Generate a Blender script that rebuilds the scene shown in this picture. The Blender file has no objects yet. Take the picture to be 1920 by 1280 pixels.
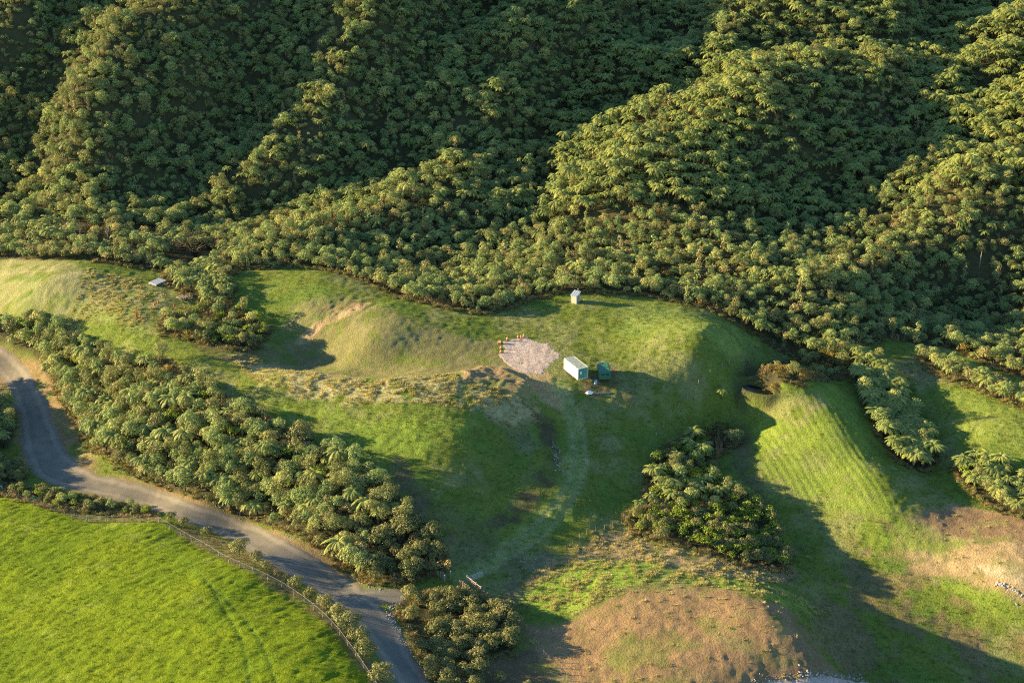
import bpy, math, random
import numpy as np
from mathutils import Vector, Matrix

sc = bpy.context.scene
COL = sc.collection
rng = np.random.default_rng(7)
random.seed(7)

# ------------------------------------------------------------------ camera, world, sun, exposure
CAM_H = 134.0
PITCH = math.radians(25.0)
FPX = 960.0 / math.tan(math.radians(20.0))
cam_d = bpy.data.cameras.new('camera'); cam = bpy.data.objects.new('camera', cam_d); COL.objects.link(cam)
cam.location = (0, 0, CAM_H)
cam.rotation_euler = (math.pi / 2 - PITCH, 0, 0)
cam_d.sensor_fit = 'HORIZONTAL'; cam_d.angle = math.radians(40.0)
cam_d.clip_start = 1.0; cam_d.clip_end = 5000.0
sc.camera = cam

SUN_AZ = math.radians(10.0)      # how far beyond "straight left" the sun stands
SUN_EL = math.radians(12.5)
to_sun = Vector((-math.cos(SUN_AZ) * math.cos(SUN_EL), math.sin(SUN_AZ) * math.cos(SUN_EL), math.sin(SUN_EL)))
w = bpy.data.worlds.new('World'); sc.world = w; w.use_nodes = True
wn = w.node_tree.nodes; wl = w.node_tree.links
sky = wn.new('ShaderNodeTexSky'); sky.sky_type = 'NISHITA'; sky.sun_disc = False
sky.sun_elevation = SUN_EL
sky.sun_rotation = math.atan2(to_sun.x, to_sun.y) % (2 * math.pi)
sky.altitude = 100; sky.air_density = 1.0; sky.dust_density = 0.2; sky.ozone_density = 3.0
wl.new(sky.outputs[0], wn['Background'].inputs[0]); wn['Background'].inputs[1].default_value = 0.075
sun_d = bpy.data.lights.new('sun', 'SUN'); sun = bpy.data.objects.new('sun', sun_d); COL.objects.link(sun)
sun_d.energy = 5.0; sun_d.angle = math.radians(0.55); sun_d.color = (1.0, 0.72, 0.36)
sun.rotation_euler = (-to_sun).to_track_quat('-Z', 'Y').to_euler()
sun.location = to_sun * 600
vs = sc.view_settings
sc.display_settings.display_device = 'sRGB'
vs.view_transform = 'Standard'; vs.look = 'None'; vs.gamma = 1.0; vs.use_curve_mapping = False
vs.exposure = 2.2
cy = sc.cycles
cy.max_bounces = 4; cy.diffuse_bounces = 2; cy.glossy_bounces = 1; cy.transmission_bounces = 2
cy.transparent_max_bounces = 4; cy.volume_bounces = 0; cy.use_denoising = False; cy.filter_width = 1.1

# ------------------------------------------------------------------ terrain height
CP, SP = math.cos(PITCH), math.sin(PITCH)
def ray(u, v):
    dx = (np.asarray(u, float) - 960) / FPX; dy = -(np.asarray(v, float) - 640) / FPX
    return np.stack([dx, CP + dy * SP, -SP + dy * CP], -1)
def project(x, y, z):
    x = np.asarray(x, float); yy = np.asarray(y, float); zz = np.asarray(z, float) - CAM_H
    d = yy * CP - zz * SP; up = yy * SP + zz * CP
    return 960 + FPX * x / d, 640 - FPX * up / d, d

class Noise:
    def __init__(s, seed):
        s.t = np.random.default_rng(seed).random((256, 256))
    def __call__(s, x, y):
        xi = np.floor(x).astype(int); yi = np.floor(y).astype(int)
        fx = x - xi; fy = y - yi
        fx = fx * fx * (3 - 2 * fx); fy = fy * fy * (3 - 2 * fy)
        a = s.t[xi & 255, yi & 255]; b = s.t[(xi + 1) & 255, yi & 255]
        c = s.t[xi & 255, (yi + 1) & 255]; d = s.t[(xi + 1) & 255, (yi + 1) & 255]
        return (a + (b - a) * fx) * (1 - fy) + (c + (d - c) * fx) * fy - 0.5
N1, N2, N3, N4 = Noise(1), Noise(2), Noise(3), Noise(4)
def fbm(n, x, y, o=4):
    r = 0; a = 1.0
    for i in range(o):
        r = r + a * n(x * 2 ** i + 17.3 * i, y * 2 ** i + 5.1 * i); a *= 0.5
    return r

# (u, v, z): heights mostly read off the photograph, z = 0 at the gravel pad
CTRL = [
 # field
 (0,1280,-11),(0,1100,-11),(0,960,-10.5),(150,1020,-9.5),(300,1150,-8),(300,1280,-8.5),(450,1080,-7.3),(500,1280,-6.8),(600,1190,-6.8),(690,1280,-7.8),
 (295,975,-9.2),(430,1045,-8.2),(560,1135,-8),(120,950,-10.6),
 # road
 (20,690,-12.5),(65,780,-12.5),(90,880,-12.3),(180,910,-12),(300,935,-11.6),(450,975,-11),(640,1080,-10.7),(750,1180,-10.6),(800,1270,-10.6),(-60,640,-12.5),
 (870,1085,-9.6),(790,1110,-10.3),
 (-170,700,-8.6),(-170,800,-8.6),(-170,640,-10),(-320,760,-8),(-90,870,-11),  # unseen rise beyond the left edge, raised to shade the road
 # bush bank
 (180,820,-11.3),(300,920,-10.8),(500,985,-10.2),(700,1095,-9.9),(310,690,-1.2),(430,740,-1.2),(560,805,-1.8),(740,890,-3.6),(800,975,-6.3),(840,1040,-8.6),
 (400,870,-6),(600,960,-6.5),(250,800,-6.5),
 # left bush bank
 (40,640,-8),(120,680,-8),(60,600,-4.0),(60,570,-1.2),(170,640,-3.5),(-60,600,-7),
 # main spur
 (280,640,-0.6),(400,680,0.6),(500,705,1.2),(620,735,1.0),(700,730,1.8),(800,715,2.3),(870,725,2.4),(950,750,1.2),(1010,775,-1.4),(560,760,-0.6),(700,810,-1.0),
 (780,845,-1.6),(840,900,-4.0),(900,965,-7.0),(900,830,-1.6),(950,880,-5.0),(860,780,0.8),(980,830,-4.6),(1030,860,-5.2),(1012,825,-2.6),(1050,838,-5.6),(1040,800,-4.0),(1052,885,-6.4),(1020,930,-6.6),
 (560,698,2.0),(640,711,2.5),(720,714,3.0),(800,706,3.2),(860,704,2.9),
 # track valley
 (1070,760,-2.6),(1085,850,-5.6),(1055,930,-7.2),(950,1020,-9.2),(860,1040,-9.5),(1010,1000,-9.2),(1130,880,-7.2),(1100,980,-8.8),
 # bowl, knoll, pad
 (990,665,0),(1080,700,-0.4),(940,640,0.4),(1030,690,-0.2),(760,590,3.0),(700,640,1.6),(850,630,1.4),(620,680,-3.4),(560,645,-2.8),(520,690,-3.0),(540,610,-0.6),(640,566,3.3),(690,572,3.4),(605,600,1.4),(650,622,0.9),(575,590,1.8),(740,692,-1.7),(850,690,-0.4),
 (500,640,-0.8),(600,520,3.6),(480,530,2.5),(700,555,3.2),(900,590,1.0),(570,700,-2.6),(680,709,-2.6),
 (930,720,0.8),(880,700,0.6),
 # terrace
 (1080,560,1.2),(980,570,0.2),(1250,600,1.5),(1400,645,2.0),(1430,676,1.7),(1350,672,1.5),(1300,690,0.7),(1160,690,-0.4),(1150,640,0.8),(1190,760,-3.5),
 (1250,780,-6),(1200,850,-7.6),(1150,930,-9),(1330,750,-5),(1420,728,-9),(1392,736,-9.0),(1450,736,-8.8),(1420,750,-9.1),(1420,711,-8.7),(1300,850,-9.8),(1260,950,-10.4),(1350,1010,-10.8),(1380,800,-10),(1130,1000,-9.8),
 # left hill
 (100,530,2.2),(230,580,0.6),(0,590,-5.2),(0,545,-2.0),(0,510,-.4),(-60,560,-5),(-200,540,-5),(-200,600,-8),(200,490,2.6),(300,530,1.4),(330,590,0),(420,610,-0.8),(440,650,-0.8),(-80,520,-1.5),
 # back flats
 (100,440,0),(400,470,-2),(640,470,-2.5),(800,520,-3),(1000,510,-2),(1200,510,-1),(1400,540,-1),(1600,580,-4),(1850,600,-11),(1760,560,-8),(1930,660,-10),(1800,500,-3),(1560,640,-4),(1950,560,-5),
 # east spurs
 (1530,715,-4.5),(1590,800,-4.6),(1640,890,-6.5),(1690,960,-9.5),(1430,790,-7.4),(1440,890,-10),(1405,840,-9.6),(1480,720,-6),(1680,860,-9.2),(1650,700,-7.0),(1700,800,-10),(1750,880,-10.5),(1560,940,-10.5),
 (1780,720,-6),(1880,800,-5.2),(1800,830,-8.3),(1900,930,-10.3),(1730,660,-6.5),(1950,740,-6),(1660,650,-6),
 # south east
 (1500,1010,-14),(1600,1130,-15.6),(1750,1050,-12.6),(1850,990,-10.5),(1900,1040,-10.0),(1900,1120,-12.6),(1900,1250,-19.5),(1700,1230,-17.6),(1780,1180,-17.2),(1880,1200,-17.5),(1550,1250,-15.4),(1780,960,-10.6),
 (1060,1080,-10),(1180,1080,-9.2),(1200,1150,-8.8),(1330,1150,-8.6),(1420,1120,-8.7),(1200,1240,-10.2),(1040,1180,-10.8),(1000,1140,-11),(1400,1220,-9.2),(1490,1170,-9.4),(1540,1210,-10.0),(1500,1250,-10.8),(1300,1280,-10.9),(1080,1280,-12),(1450,1270,-11.6),
 (1200,1020,-10),(1350,1060,-10.6),(1470,1080,-13),
 (860,1200,-10.9),(950,1130,-10.8),(900,1280,-11.4),(1000,1250,-11.5),
]
ctrl = np.array(CTRL, float)
_d = ray(ctrl[:, 0], ctrl[:, 1]); _t = (ctrl[:, 2] - CAM_H) / _d[:, 2]
cx, cyy, cz = _d[:, 0] * _t, _d[:, 1] * _t, ctrl[:, 2]
far = [(-300,120,-12),(-300,250,-10),(-300,380,-2),(0,90,-14),(300,120,-18),(300,250,-12),(300,380,-5),(-150,130,-13),(150,130,-18),(-200,450,-1),(0,450,-3),(200,450,-4),
       (-300,560,0),(0,560,-3),(300,560,-4),(0,700,-3),(-300,0,-14),(300,0,-20)]
far = np.array(far, float)
px_ = np.concatenate([cx, far[:, 0]]); py_ = np.concatenate([cyy, far[:, 1]]); pz_ = np.concatenate([cz, far[:, 2]])
def mq(r2): return np.sqrt(r2 + 36.0)
n = len(px_)
A = np.zeros((n + 3, n + 3))
A[:n, :n] = -mq((px_[:, None] - px_[None]) ** 2 + (py_[:, None] - py_[None]) ** 2) - np.eye(n) * -0.35
A[:n, n] = 1; A[:n, n + 1] = px_ / 100; A[:n, n + 2] = py_ / 100; A[n:, :n] = A[:n, n:].T
sol = np.linalg.solve(A, np.concatenate([pz_, [0, 0, 0]]))
GX = np.arange(-420, 421, 1.5); GY = np.arange(-20, 760, 1.5)
gx, gy = np.meshgrid(GX, GY, indexing='ij')
def rbf(x, y):
    out = np.zeros(x.size); xf = x.ravel(); yf = y.ravel()
    for i in range(0, xf.size, 20000):
        xs, ys = xf[i:i + 20000], yf[i:i + 20000]
        k = -mq((xs[:, None] - px_[None]) ** 2 + (ys[:, None] - py_[None]) ** 2)
        out[i:i + 20000] = k @ sol[:n] + sol[n] + sol[n + 1] * xs / 100 + sol[n + 2] * ys / 100
    return out.reshape(x.shape)
gz = np.clip(rbf(gx, gy), -22, 6)
def hill_s(x, y):       # metres uphill of the foot of the hill
    return y - (372 - 0.075 * x - 9 * np.exp(-((x - 110) / 60) ** 2) + 5 * np.sin(x / 37.0))
s_ = hill_s(gx, gy)
sp = np.logaddexp(0, s_ / 7.0) * 7.0
tilt = np.clip(s_ / 45, 0, 1) * np.clip(-(gx + 70), -125, 80) * 0.13
gz = gz + 85 * np.tanh(sp * 0.60 / 85) + tilt

def Zg(x, y, g=None):
    g = gz if g is None else g
    fx = np.clip((np.asarray(x, float) - GX[0]) / 1.5, 0, len(GX) - 2.001); fy = np.clip((np.asarray(y, float) - GY[0]) / 1.5, 0, len(GY) - 2.001)
    i = fx.astype(int); j = fy.astype(int); fx = fx - i; fy = fy - j
    return (g[i, j] * (1 - fx) + g[i + 1, j] * fx) * (1 - fy) + (g[i, j + 1] * (1 - fx) + g[i + 1, j + 1] * fx) * fy
def hit(u, v, lift=0.0):
    """world point where the view ray through a photo pixel meets the terrain (raised by lift)"""
    u = np.atleast_1d(np.asarray(u, float)); v = np.atleast_1d(np.asarray(v, float))
    d = ray(u, v); t = np.full(u.shape, 150.0); done = np.zeros(u.shape, bool)
    def under(t):
        p = d * t[..., None]
        return (p[..., 2] + CAM_H) <= Zg(p[..., 0], p[..., 1]) + lift
    for k in range(650):
        done |= under(t)
        if done.all(): break
        t = np.where(done, t, t + 1.0)
    lo, hi = t - 1.0, t
    for k in range(10):
        m = (lo + hi) / 2; un = under(m); hi = np.where(un, m, hi); lo = np.where(un, lo, m)
    p = d * hi[..., None]
    return p[..., 0], p[..., 1]
def at(u, v):
    x, y = hit(u, v); return float(x[0]), float(y[0])
def world_poly(pts):
    p = np.array(pts, float); x, y = hit(p[:, 0], p[:, 1]); return np.stack([x, y], -1)

# ribs of the forested hill: crest pixels with rib height, then a width
RIBS = [   # crest (u, v, height), width of the sunny west side, width of the east side
 ([(1900,0,12),(1700,60,17),(1560,110,19),(1400,150,21),(1280,185,21),(1200,262,18),(1130,362,11),(1085,430,4)], 22, 46),
 ([(1060,-60,12),(1010,0,13),(985,90,13),(900,190,12),(820,290,10),(720,370,5)], 12, 30),
 ([(720,-50,10),(690,20,11),(670,90,11),(580,180,11),(520,270,9),(430,340,4)], 13, 30),
 ([(320,-50,10),(290,0,11),(215,60,12),(165,160,12),(150,260,10),(140,340,4)], 14, 34),
 ([(1990,120,14),(1890,240,14),(1810,330,11),(1720,420,6)], 20, 40),
 ([(60,40,5),(0,140,6),(-60,220,4)], 10, 26),
 ([(1380,-30,9),(1340,20,8),(1290,70,4)], 10, 20),
 ([(440,484,2),(520,446,5),(640,404,8),(760,376,9),(900,374,7),(1000,398,3)], 13, 13),
 ([(1400,585,1),(1500,540,4),(1640,482,7),(1780,432,6)], 14, 14),
]
GULLIES = [   # (u, v, depth), width
 ([(1830,-20,11),(1740,150,12),(1620,320,9),(1480,430,4)], 20), ([(1290,-20,7),(1080,150,9),(960,300,7),(900,390,3)], 14),
 ([(900,-40,6),(800,140,7),(640,320,6),(560,400,3)], 13), ([(560,-20,6),(430,200,7),(320,340,5),(380,410,4)], 13), ([(140,-20,6),(60,200,6),(20,340,3)], 13),
 ([(380,430,3),(500,392,7),(640,352,8),(760,328,6)], 10), ([(1640,610,2),(1780,560,6),(1930,520,6)], 16)]
def seg_dist(x, y, P, h, side=False):
    best = np.full(x.shape, -1e9); bestd = np.full(x.shape, 1e9); bests = np.zeros(x.shape)
    for (x0, y0), (x1, y1), h0, h1 in zip(P[:-1], P[1:], h[:-1], h[1:]):
        dx, dy = x1 - x0, y1 - y0; L = dx * dx + dy * dy + 1e-9
        t = np.clip(((x - x0) * dx + (y - y0) * dy) / L, 0, 1)
        d = np.hypot(x - x0 - t * dx, y - y0 - t * dy); hh = h0 + (h1 - h0) * t
        m = d < bestd; bestd = np.where(m, d, bestd); best = np.where(m, hh, best)
        if side: bests = np.where(m, np.sign(dx * (y - y0) - dy * (x - x0)), bests)
    return (bestd, best, bests) if side else (bestd, best)
add = np.zeros_like(gz)
for pts, ww, we in RIBS:
    P = []
    for (u, v, h) in pts:
        x, y = hit(np.array([u]), np.array([v]), h); P.append((float(x[0]), float(y[0])))
    P = [tuple(q) for q in P]
    d, h, sd_ = seg_dist(gx, gy, P, [p[2] for p in pts], True)
    wd = np.where(sd_ < 0, ww, we)        # crests run downhill: the west lies to their right hand
    h = h * .85; add = np.maximum(add, h * np.exp(-(d / wd) ** 1.5)) + 0.25 * np.minimum(add, h * np.exp(-(d / wd) ** 1.5))
cut = np.zeros_like(gz)
for pts, wd in GULLIES:
    P = []
    for (u, v, h) in pts:
        x, y = hit(np.array([u]), np.array([v])); P.append((float(x[0]), float(y[0])))
    d, h = seg_dist(gx, gy, P, [p[2] for p in pts]); cut = np.maximum(cut, h * np.exp(-(d / wd) ** 1.6))
gz = gz + add - cut
rampf = np.clip(s_ / 25, 0, 1)
gz = gz + rampf * (fbm(N1, gx / 26, gy / 26, 3) * 7.5 + fbm(N2, gx / 11, gy / 11, 2) * 6.0)
hillmask = s_ > 6


# ------------------------------------------------------------------ small toolbox
def sdf_poly(x, y, P):
    """signed distance (negative inside) to a world polygon"""
    d2 = np.full(x.shape, 1e18); inside = np.zeros(x.shape, bool)
    for i in range(len(P)):
        x0, y0 = P[i]; x1, y1 = P[(i + 1) % len(P)]
        dx, dy = x1 - x0, y1 - y0
        t = np.clip(((x - x0) * dx + (y - y0) * dy) / (dx * dx + dy * dy + 1e-9), 0, 1)
        d2 = np.minimum(d2, (x - x0 - t * dx) ** 2 + (y - y0 - t * dy) ** 2)
        c = (y0 > y) != (y1 > y)
        inside ^= c & (x < (x1 - x0) * (y - y0) / (y1 - y0 + 1e-12) + x0)
    return np.where(inside, -1, 1) * np.sqrt(d2)
def sdf_line(x, y, P):
    d, _ = seg_dist(x, y, P, [0] * len(P)); return d
def smooth(pts, n=6):
    """Catmull-Rom through the points"""
    P = np.array(pts, float); P = np.concatenate([[2 * P[0] - P[1]], P, [2 * P[-1] - P[-2]]]); out = []
    for i in range(1, len(P) - 2):
        for k in range(n):
            t = k / n
            out.append(0.5 * (2 * P[i] + (P[i + 1] - P[i - 1]) * t + (2 * P[i - 1] - 5 * P[i] + 4 * P[i + 1] - P[i + 2]) * t * t + (3 * P[i] - P[i - 1] - 3 * P[i + 1] + P[i + 2]) * t ** 3))
    out.append(P[-2]); return np.array(out)
def sstep(a, b, x):
    t = np.clip((x - a) / (b - a), 0, 1); return t * t * (3 - 2 * t)

def spaced(lo, a, b, hi, step, grow=1.12):
    """fine steps between a and b, growing coarser out to lo and hi"""
    mid = np.arange(a, b + 1e-6, step); out = list(mid); s = step; c = mid[-1]
    while c < hi: s = min(s * grow, 8); c += s; out.append(c)
    s = step; c = a; pre = []
    while c > lo: s = min(s * grow, 8); c -= s; pre.append(c)
    return np.array(pre[::-1] + out)

def tone(c):
    """true colours: soil keeps some blue, grass a little, for the warm sun takes it away again"""
    r, g, b = c
    return (r * .97, g * 1.03, max(b, g * .58)) if r > g * 1.02 else (r * .76, g, max(b, g * .15))
class MB:
    """collects quads, boxes, tubes; build() links them as one mesh object"""
    def __init__(s): s.v = []; s.f = []; s.m = []
    def face(s, pts, m=0):
        i = len(s.v); s.v += [tuple(p) for p in pts]; s.f.append(tuple(range(i, i + len(pts)))); s.m.append(m)
    def box(s, c, size, rz=0.0, m=0, taper=1.0):
        x, y, z = [k / 2 for k in size]; i = len(s.v); co, si = math.cos(rz), math.sin(rz)
        for dz in (-z, z):
            k = taper if dz > 0 else 1.0
            for dx, dy in ((-x, -y), (x, -y), (x, y), (-x, y)):
                dx *= k; dy *= k
                s.v.append((c[0] + dx * co - dy * si, c[1] + dx * si + dy * co, c[2] + dz))
        for q in ((0, 3, 2, 1), (4, 5, 6, 7), (0, 1, 5, 4), (1, 2, 6, 5), (2, 3, 7, 6), (3, 0, 4, 7)):
            s.f.append(tuple(i + k for k in q)); s.m.append(m)
    def tube(s, pts, rad, n=6, m=0, cap=True):
        pts = [Vector(p) for p in pts]
        if not hasattr(rad, '__len__'): rad = [rad] * len(pts)
        i0 = len(s.v)
        for k, p in enumerate(pts):
            d = (pts[min(k + 1, len(pts) - 1)] - pts[max(k - 1, 0)]).normalized()
            a = d.cross(Vector((0, 0, 1)))
            a = Vector((1, 0, 0)) if a.length < 1e-3 else a.normalized()
            b = d.cross(a)
            for q in range(n):
                t = 2 * math.pi * q / n; s.v.append(tuple(p + (a * math.cos(t) + b * math.sin(t)) * rad[k]))
        for k in range(len(pts) - 1):
            for q in range(n):
                q2 = (q + 1) % n
                s.f.append((i0 + k * n + q, i0 + k * n + q2, i0 + (k + 1) * n + q2, i0 + (k + 1) * n + q)); s.m.append(m)
        if cap:
            s.f.append(tuple(i0 + q for q in range(n))[::-1]); s.m.append(m)
            e = i0 + (len(pts) - 1) * n; s.f.append(tuple(e + q for q in range(n))); s.m.append(m)
    def mesh(s, name, mats, smooth=False):
        me = bpy.data.meshes.new(name); me.from_pydata(s.v, [], s.f)
        mats = mats if isinstance(mats, (list, tuple)) else [mats]
        for k in mats: me.materials.append(k)
        if len(mats) > 1: me.polygons.foreach_set('material_index', s.m)
        if smooth: me.shade_smooth()
        me.update(); return me
    def build(s, name, mats, parent=None, smooth=False, loc=(0, 0, 0)):
        return link(name, s.mesh(name, mats, smooth), parent, loc)
def link(name, me, parent=None, loc=(0, 0, 0)):
    o = bpy.data.objects.new(name, me); COL.objects.link(o); o.location = loc
    if parent is not None: o.parent = parent
    return o
def tag(o, label=None, cat=None, group=None, kind=None):
    if label: o['label'] = label
    if cat: o['category'] = cat
    if group: o['group'] = group
    if kind: o['kind'] = kind
    return o
def empty(name, loc, rz=0.0, label=None, cat=None, group=None):
    o = bpy.data.objects.new(name, None); COL.objects.link(o); o.location = loc; o.rotation_euler = (0, 0, rz)
    o.empty_display_size = 0.3
    return tag(o, label, cat, group)
def np_mesh(name, co, faces, mat, smooth=True):
    me = bpy.data.meshes.new(name); nv, nf, k = len(co), len(faces), faces.shape[1]
    me.vertices.add(nv); me.vertices.foreach_set('co', np.ascontiguousarray(co, np.float32).ravel())
    me.loops.add(nf * k); me.loops.foreach_set('vertex_index', np.ascontiguousarray(faces, np.int32).ravel())
    me.polygons.add(nf); me.polygons.foreach_set('loop_start', np.arange(0, nf * k, k, dtype=np.int32))
    me.update(calc_edges=True)
    if smooth: me.polygons.foreach_set('use_smooth', np.ones(nf, bool))
    me.materials.append(mat); return me

# ------------------------------------------------------------------ materials
class NT:
    def __init__(s, name):
        s.m = bpy.data.materials.new(name); s.m.use_nodes = True; s.t = s.m.node_tree; s.t.nodes.clear()
        s.out = s.t.nodes.new('ShaderNodeOutputMaterial')
    def n(s, kind, **kw):
        nd = s.t.nodes.new(kind)
        for k, val in kw.items():
            if k.startswith('i_'):
                key = k[2:]; key = int(key) if key.isdigit() else key.replace('_', ' ')
                if hasattr(val, 'is_output'): s.t.links.new(val, nd.inputs[key])
                else: nd.inputs[key].default_value = val
            else: setattr(nd, k, val)
        return nd
    def ramp(s, fac, stops):
        r = s.n('ShaderNodeValToRGB'); s.t.links.new(fac, r.inputs[0]); e = r.color_ramp.elements
        while len(e) < len(stops): e.new(0.5)
        for q, (p, c) in zip(e, stops): q.position = p; q.color = (*c, 1) if len(c) == 3 else c
        return r.outputs[0]
    def noise(s, vec, scale, detail=4, rough=0.55):
        x = s.n('ShaderNodeTexNoise', i_Scale=scale, i_Detail=detail, i_Roughness=rough)
        if vec is not None: s.t.links.new(vec, x.inputs['Vector'])
        return x.outputs[0]
    def math(s, op, a, b=0.0):
        return s.n('ShaderNodeMath', operation=op, i_0=a, i_1=b).outputs[0]
    def mix(s, mode, f, a, b):
        x = s.n('ShaderNodeMix', data_type='RGBA', blend_type=mode)
        for sock, val in ((x.inputs[0], f), (x.inputs[6], a), (x.inputs[7], b)):
            if hasattr(val, 'is_output'): s.t.links.new(val, sock)
            else: sock.default_value = (*val, 1) if isinstance(val, tuple) and len(val) == 3 else val
        return x.outputs[2]
    def pbr(s, col, rough=0.85, bump=None, dist=0.05, spec=0.25, metal=0.0, strength=1.0):
        p = s.n('ShaderNodeBsdfPrincipled', i_Roughness=rough, i_Metallic=metal); p.inputs['Specular IOR Level'].default_value = spec
        if hasattr(col, 'is_output'): s.t.links.new(col, p.inputs['Base Color'])
        else: p.inputs['Base Color'].default_value = (*col, 1)
        if bump is not None:
            b = s.n('ShaderNodeBump', i_Height=bump, i_Distance=dist, i_Strength=strength); s.t.links.new(b.outputs[0], p.inputs['Normal'])
        return p
    def done(s, sh):
        s.t.links.new(sh.outputs[0], s.out.inputs[0]); return s.m

def leaf_mat(name, c0, c1, trans=0.3, spot=None, rough=0.55, blue=0.34):
    """foliage: colour varies from plant to plant and from clump to clump"""
    k = NT(name); oi = k.n('ShaderNodeObjectInfo'); tc = k.n('ShaderNodeTexCoord')
    nz = k.noise(tc.outputs['Object'], 1.7, 3)
    f = k.math('ADD', k.math('MULTIPLY', oi.outputs['Random'], 0.85), k.math('MULTIPLY', k.math('SUBTRACT', nz, 0.36), 0.9))
    stops = [(0.0, c0), (1.0, c1)] if spot is None else [(0.0, c0), (0.72, c1), (1.0, spot)]
    stops = [(q, (c[0] * .97, c[1], max(c[2], c[1] * blue))) for q, c in stops]
    col = k.ramp(f, stops)
    p = k.pbr(col, rough, spec=0.3)
    tr = k.n('ShaderNodeBsdfTranslucent'); k.t.links.new(k.mix('MULTIPLY', 1.0, col, (1.1, 1.15, 0.55)), tr.inputs[0])
    mx = k.n('ShaderNodeMixShader', i_0=trans); k.t.links.new(p.outputs[0], mx.inputs[1]); k.t.links.new(tr.outputs[0], mx.inputs[2])
    return k.done(mx)
def plain(name, col, rough=0.7, var=0.25, scale=6.0, bump=0.0, metal=0.0, spec=0.3):
    k = NT(name); tc = k.n('ShaderNodeTexCoord'); nz = k.noise(tc.outputs['Object'], scale, 5)
    lo = tuple(c * (1 - var) for c in col); hi = tuple(min(1, c * (1 + var)) for c in col)
    c = k.ramp(nz, [(0.3, lo), (0.7, hi)])
    return k.done(k.pbr(c, rough, nz if bump else None, bump or 0.01, spec, metal))

M_FERN = leaf_mat('fern_fronds', (0.136, 0.193, 0.035), (0.312, 0.347, 0.068), 0.25, blue=0.26)
M_TRUNK = plain('bark', (0.07, 0.05, 0.035), 0.9, 0.4, 8, 0.03)
M_BROAD = leaf_mat('broad_leaves', (0.158, 0.227, 0.034), (0.330, 0.386, 0.065), 0.2, (0.475, 0.453, 0.109))
M_BROAD2 = leaf_mat('grey_green_leaves', (0.142, 0.171, 0.050), (0.297, 0.295, 0.100), 0.2)
M_BROAD3 = leaf_mat('fresh_leaves', (0.138, 0.215, 0.030), (0.289, 0.360, 0.050), 0.2)
M_OLIVE = leaf_mat('olive_leaves', (0.107, 0.131, 0.027), (0.223, 0.218, 0.048), 0.2)
M_BROWN = leaf_mat('brown_twigs', (0.154, 0.117, 0.046), (0.287, 0.215, 0.081), 0.15, (0.358, 0.240, 0.121))
M_LIME = leaf_mat('lime_leaves', (0.13, 0.20, 0.015), (0.26, 0.32, 0.025), 0.35, blue=0.12)
M_PALE = leaf_mat('pale_leaves', (0.234, 0.230, 0.088), (0.412, 0.359, 0.155), 0.25)
M_DARK = leaf_mat('dark_needles', (0.03, 0.038, 0.016), (0.07, 0.062, 0.028), 0.1)
M_DARK2 = leaf_mat('dark_green_needles', (0.04, 0.065, 0.02), (0.09, 0.12, 0.03), 0.15)
M_ORANGE = leaf_mat('amber_leaves', (0.16, 0.135, 0.03), (0.27, 0.20, 0.045), 0.25, blue=0.25)
M_GORSE = leaf_mat('yellow_flowers', (0.16, 0.15, 0.02), (0.55, 0.38, 0.02), 0.2)
M_STRAW = leaf_mat('dry_straw', (0.20, 0.15, 0.065), (0.36, 0.27, 0.13), 0.3)
M_RUST = leaf_mat('rusty_leaves', (0.14, 0.05, 0.025), (0.24, 0.10, 0.045), 0.2)
M_FLAX = leaf_mat('flax_blades', (0.055, 0.075, 0.035), (0.11, 0.125, 0.06), 0.15)
M_GRASS = leaf_mat('grass_blades', (0.085, 0.14, 0.008), (0.14, 0.19, 0.012), 0.45, blue=0.05)
M_TUSS = leaf_mat('tussock_blades', (0.30, 0.28, 0.10), (0.55, 0.46, 0.22), 0.4, blue=0.4)

# ------------------------------------------------------------------ ground paint: polygons in photo pixels, laid onto the terrain
FIELD = [(-320,860),(0,922),(90,950),(164,976),(298,979),(363,1016),(433,1056),(520,1096),(580,1136),(627,1179),(668,1230),(712,1300),(700,1420),(-320,1420)]
ROAD_L = [(-70,640),(15,690),(58,760),(80,835),(108,882),(170,908),(255,928),(345,957),(445,996),(522,1036),(594,1080),(664,1130),(712,1180),(748,1238),(775,1280),(810,1350),(850,1450)]
ROAD_W = [2.9,3.1,3.4,4.2,4.7,3.5,3.1,3.3,3.7,3.8,3.9,3.9,3.6,3.2,3.1,3.1,3.1]      # half widths in metres
SPUR_DRIVE = [(690,1116),(715,1117),(742,1118)]
PAD = [(946,640),(962,634),(990,632),(1020,641),(1046,650),(1056,660),(1046,672),(1030,690),(1022,704),(1000,704),(972,697),(950,684),(938,668)]
TRACK = [(1048,722),(1068,765),(1082,815),(1083,865),(1066,925),(1022,975),(960,1025),(905,1062),(868,1084)]
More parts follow.
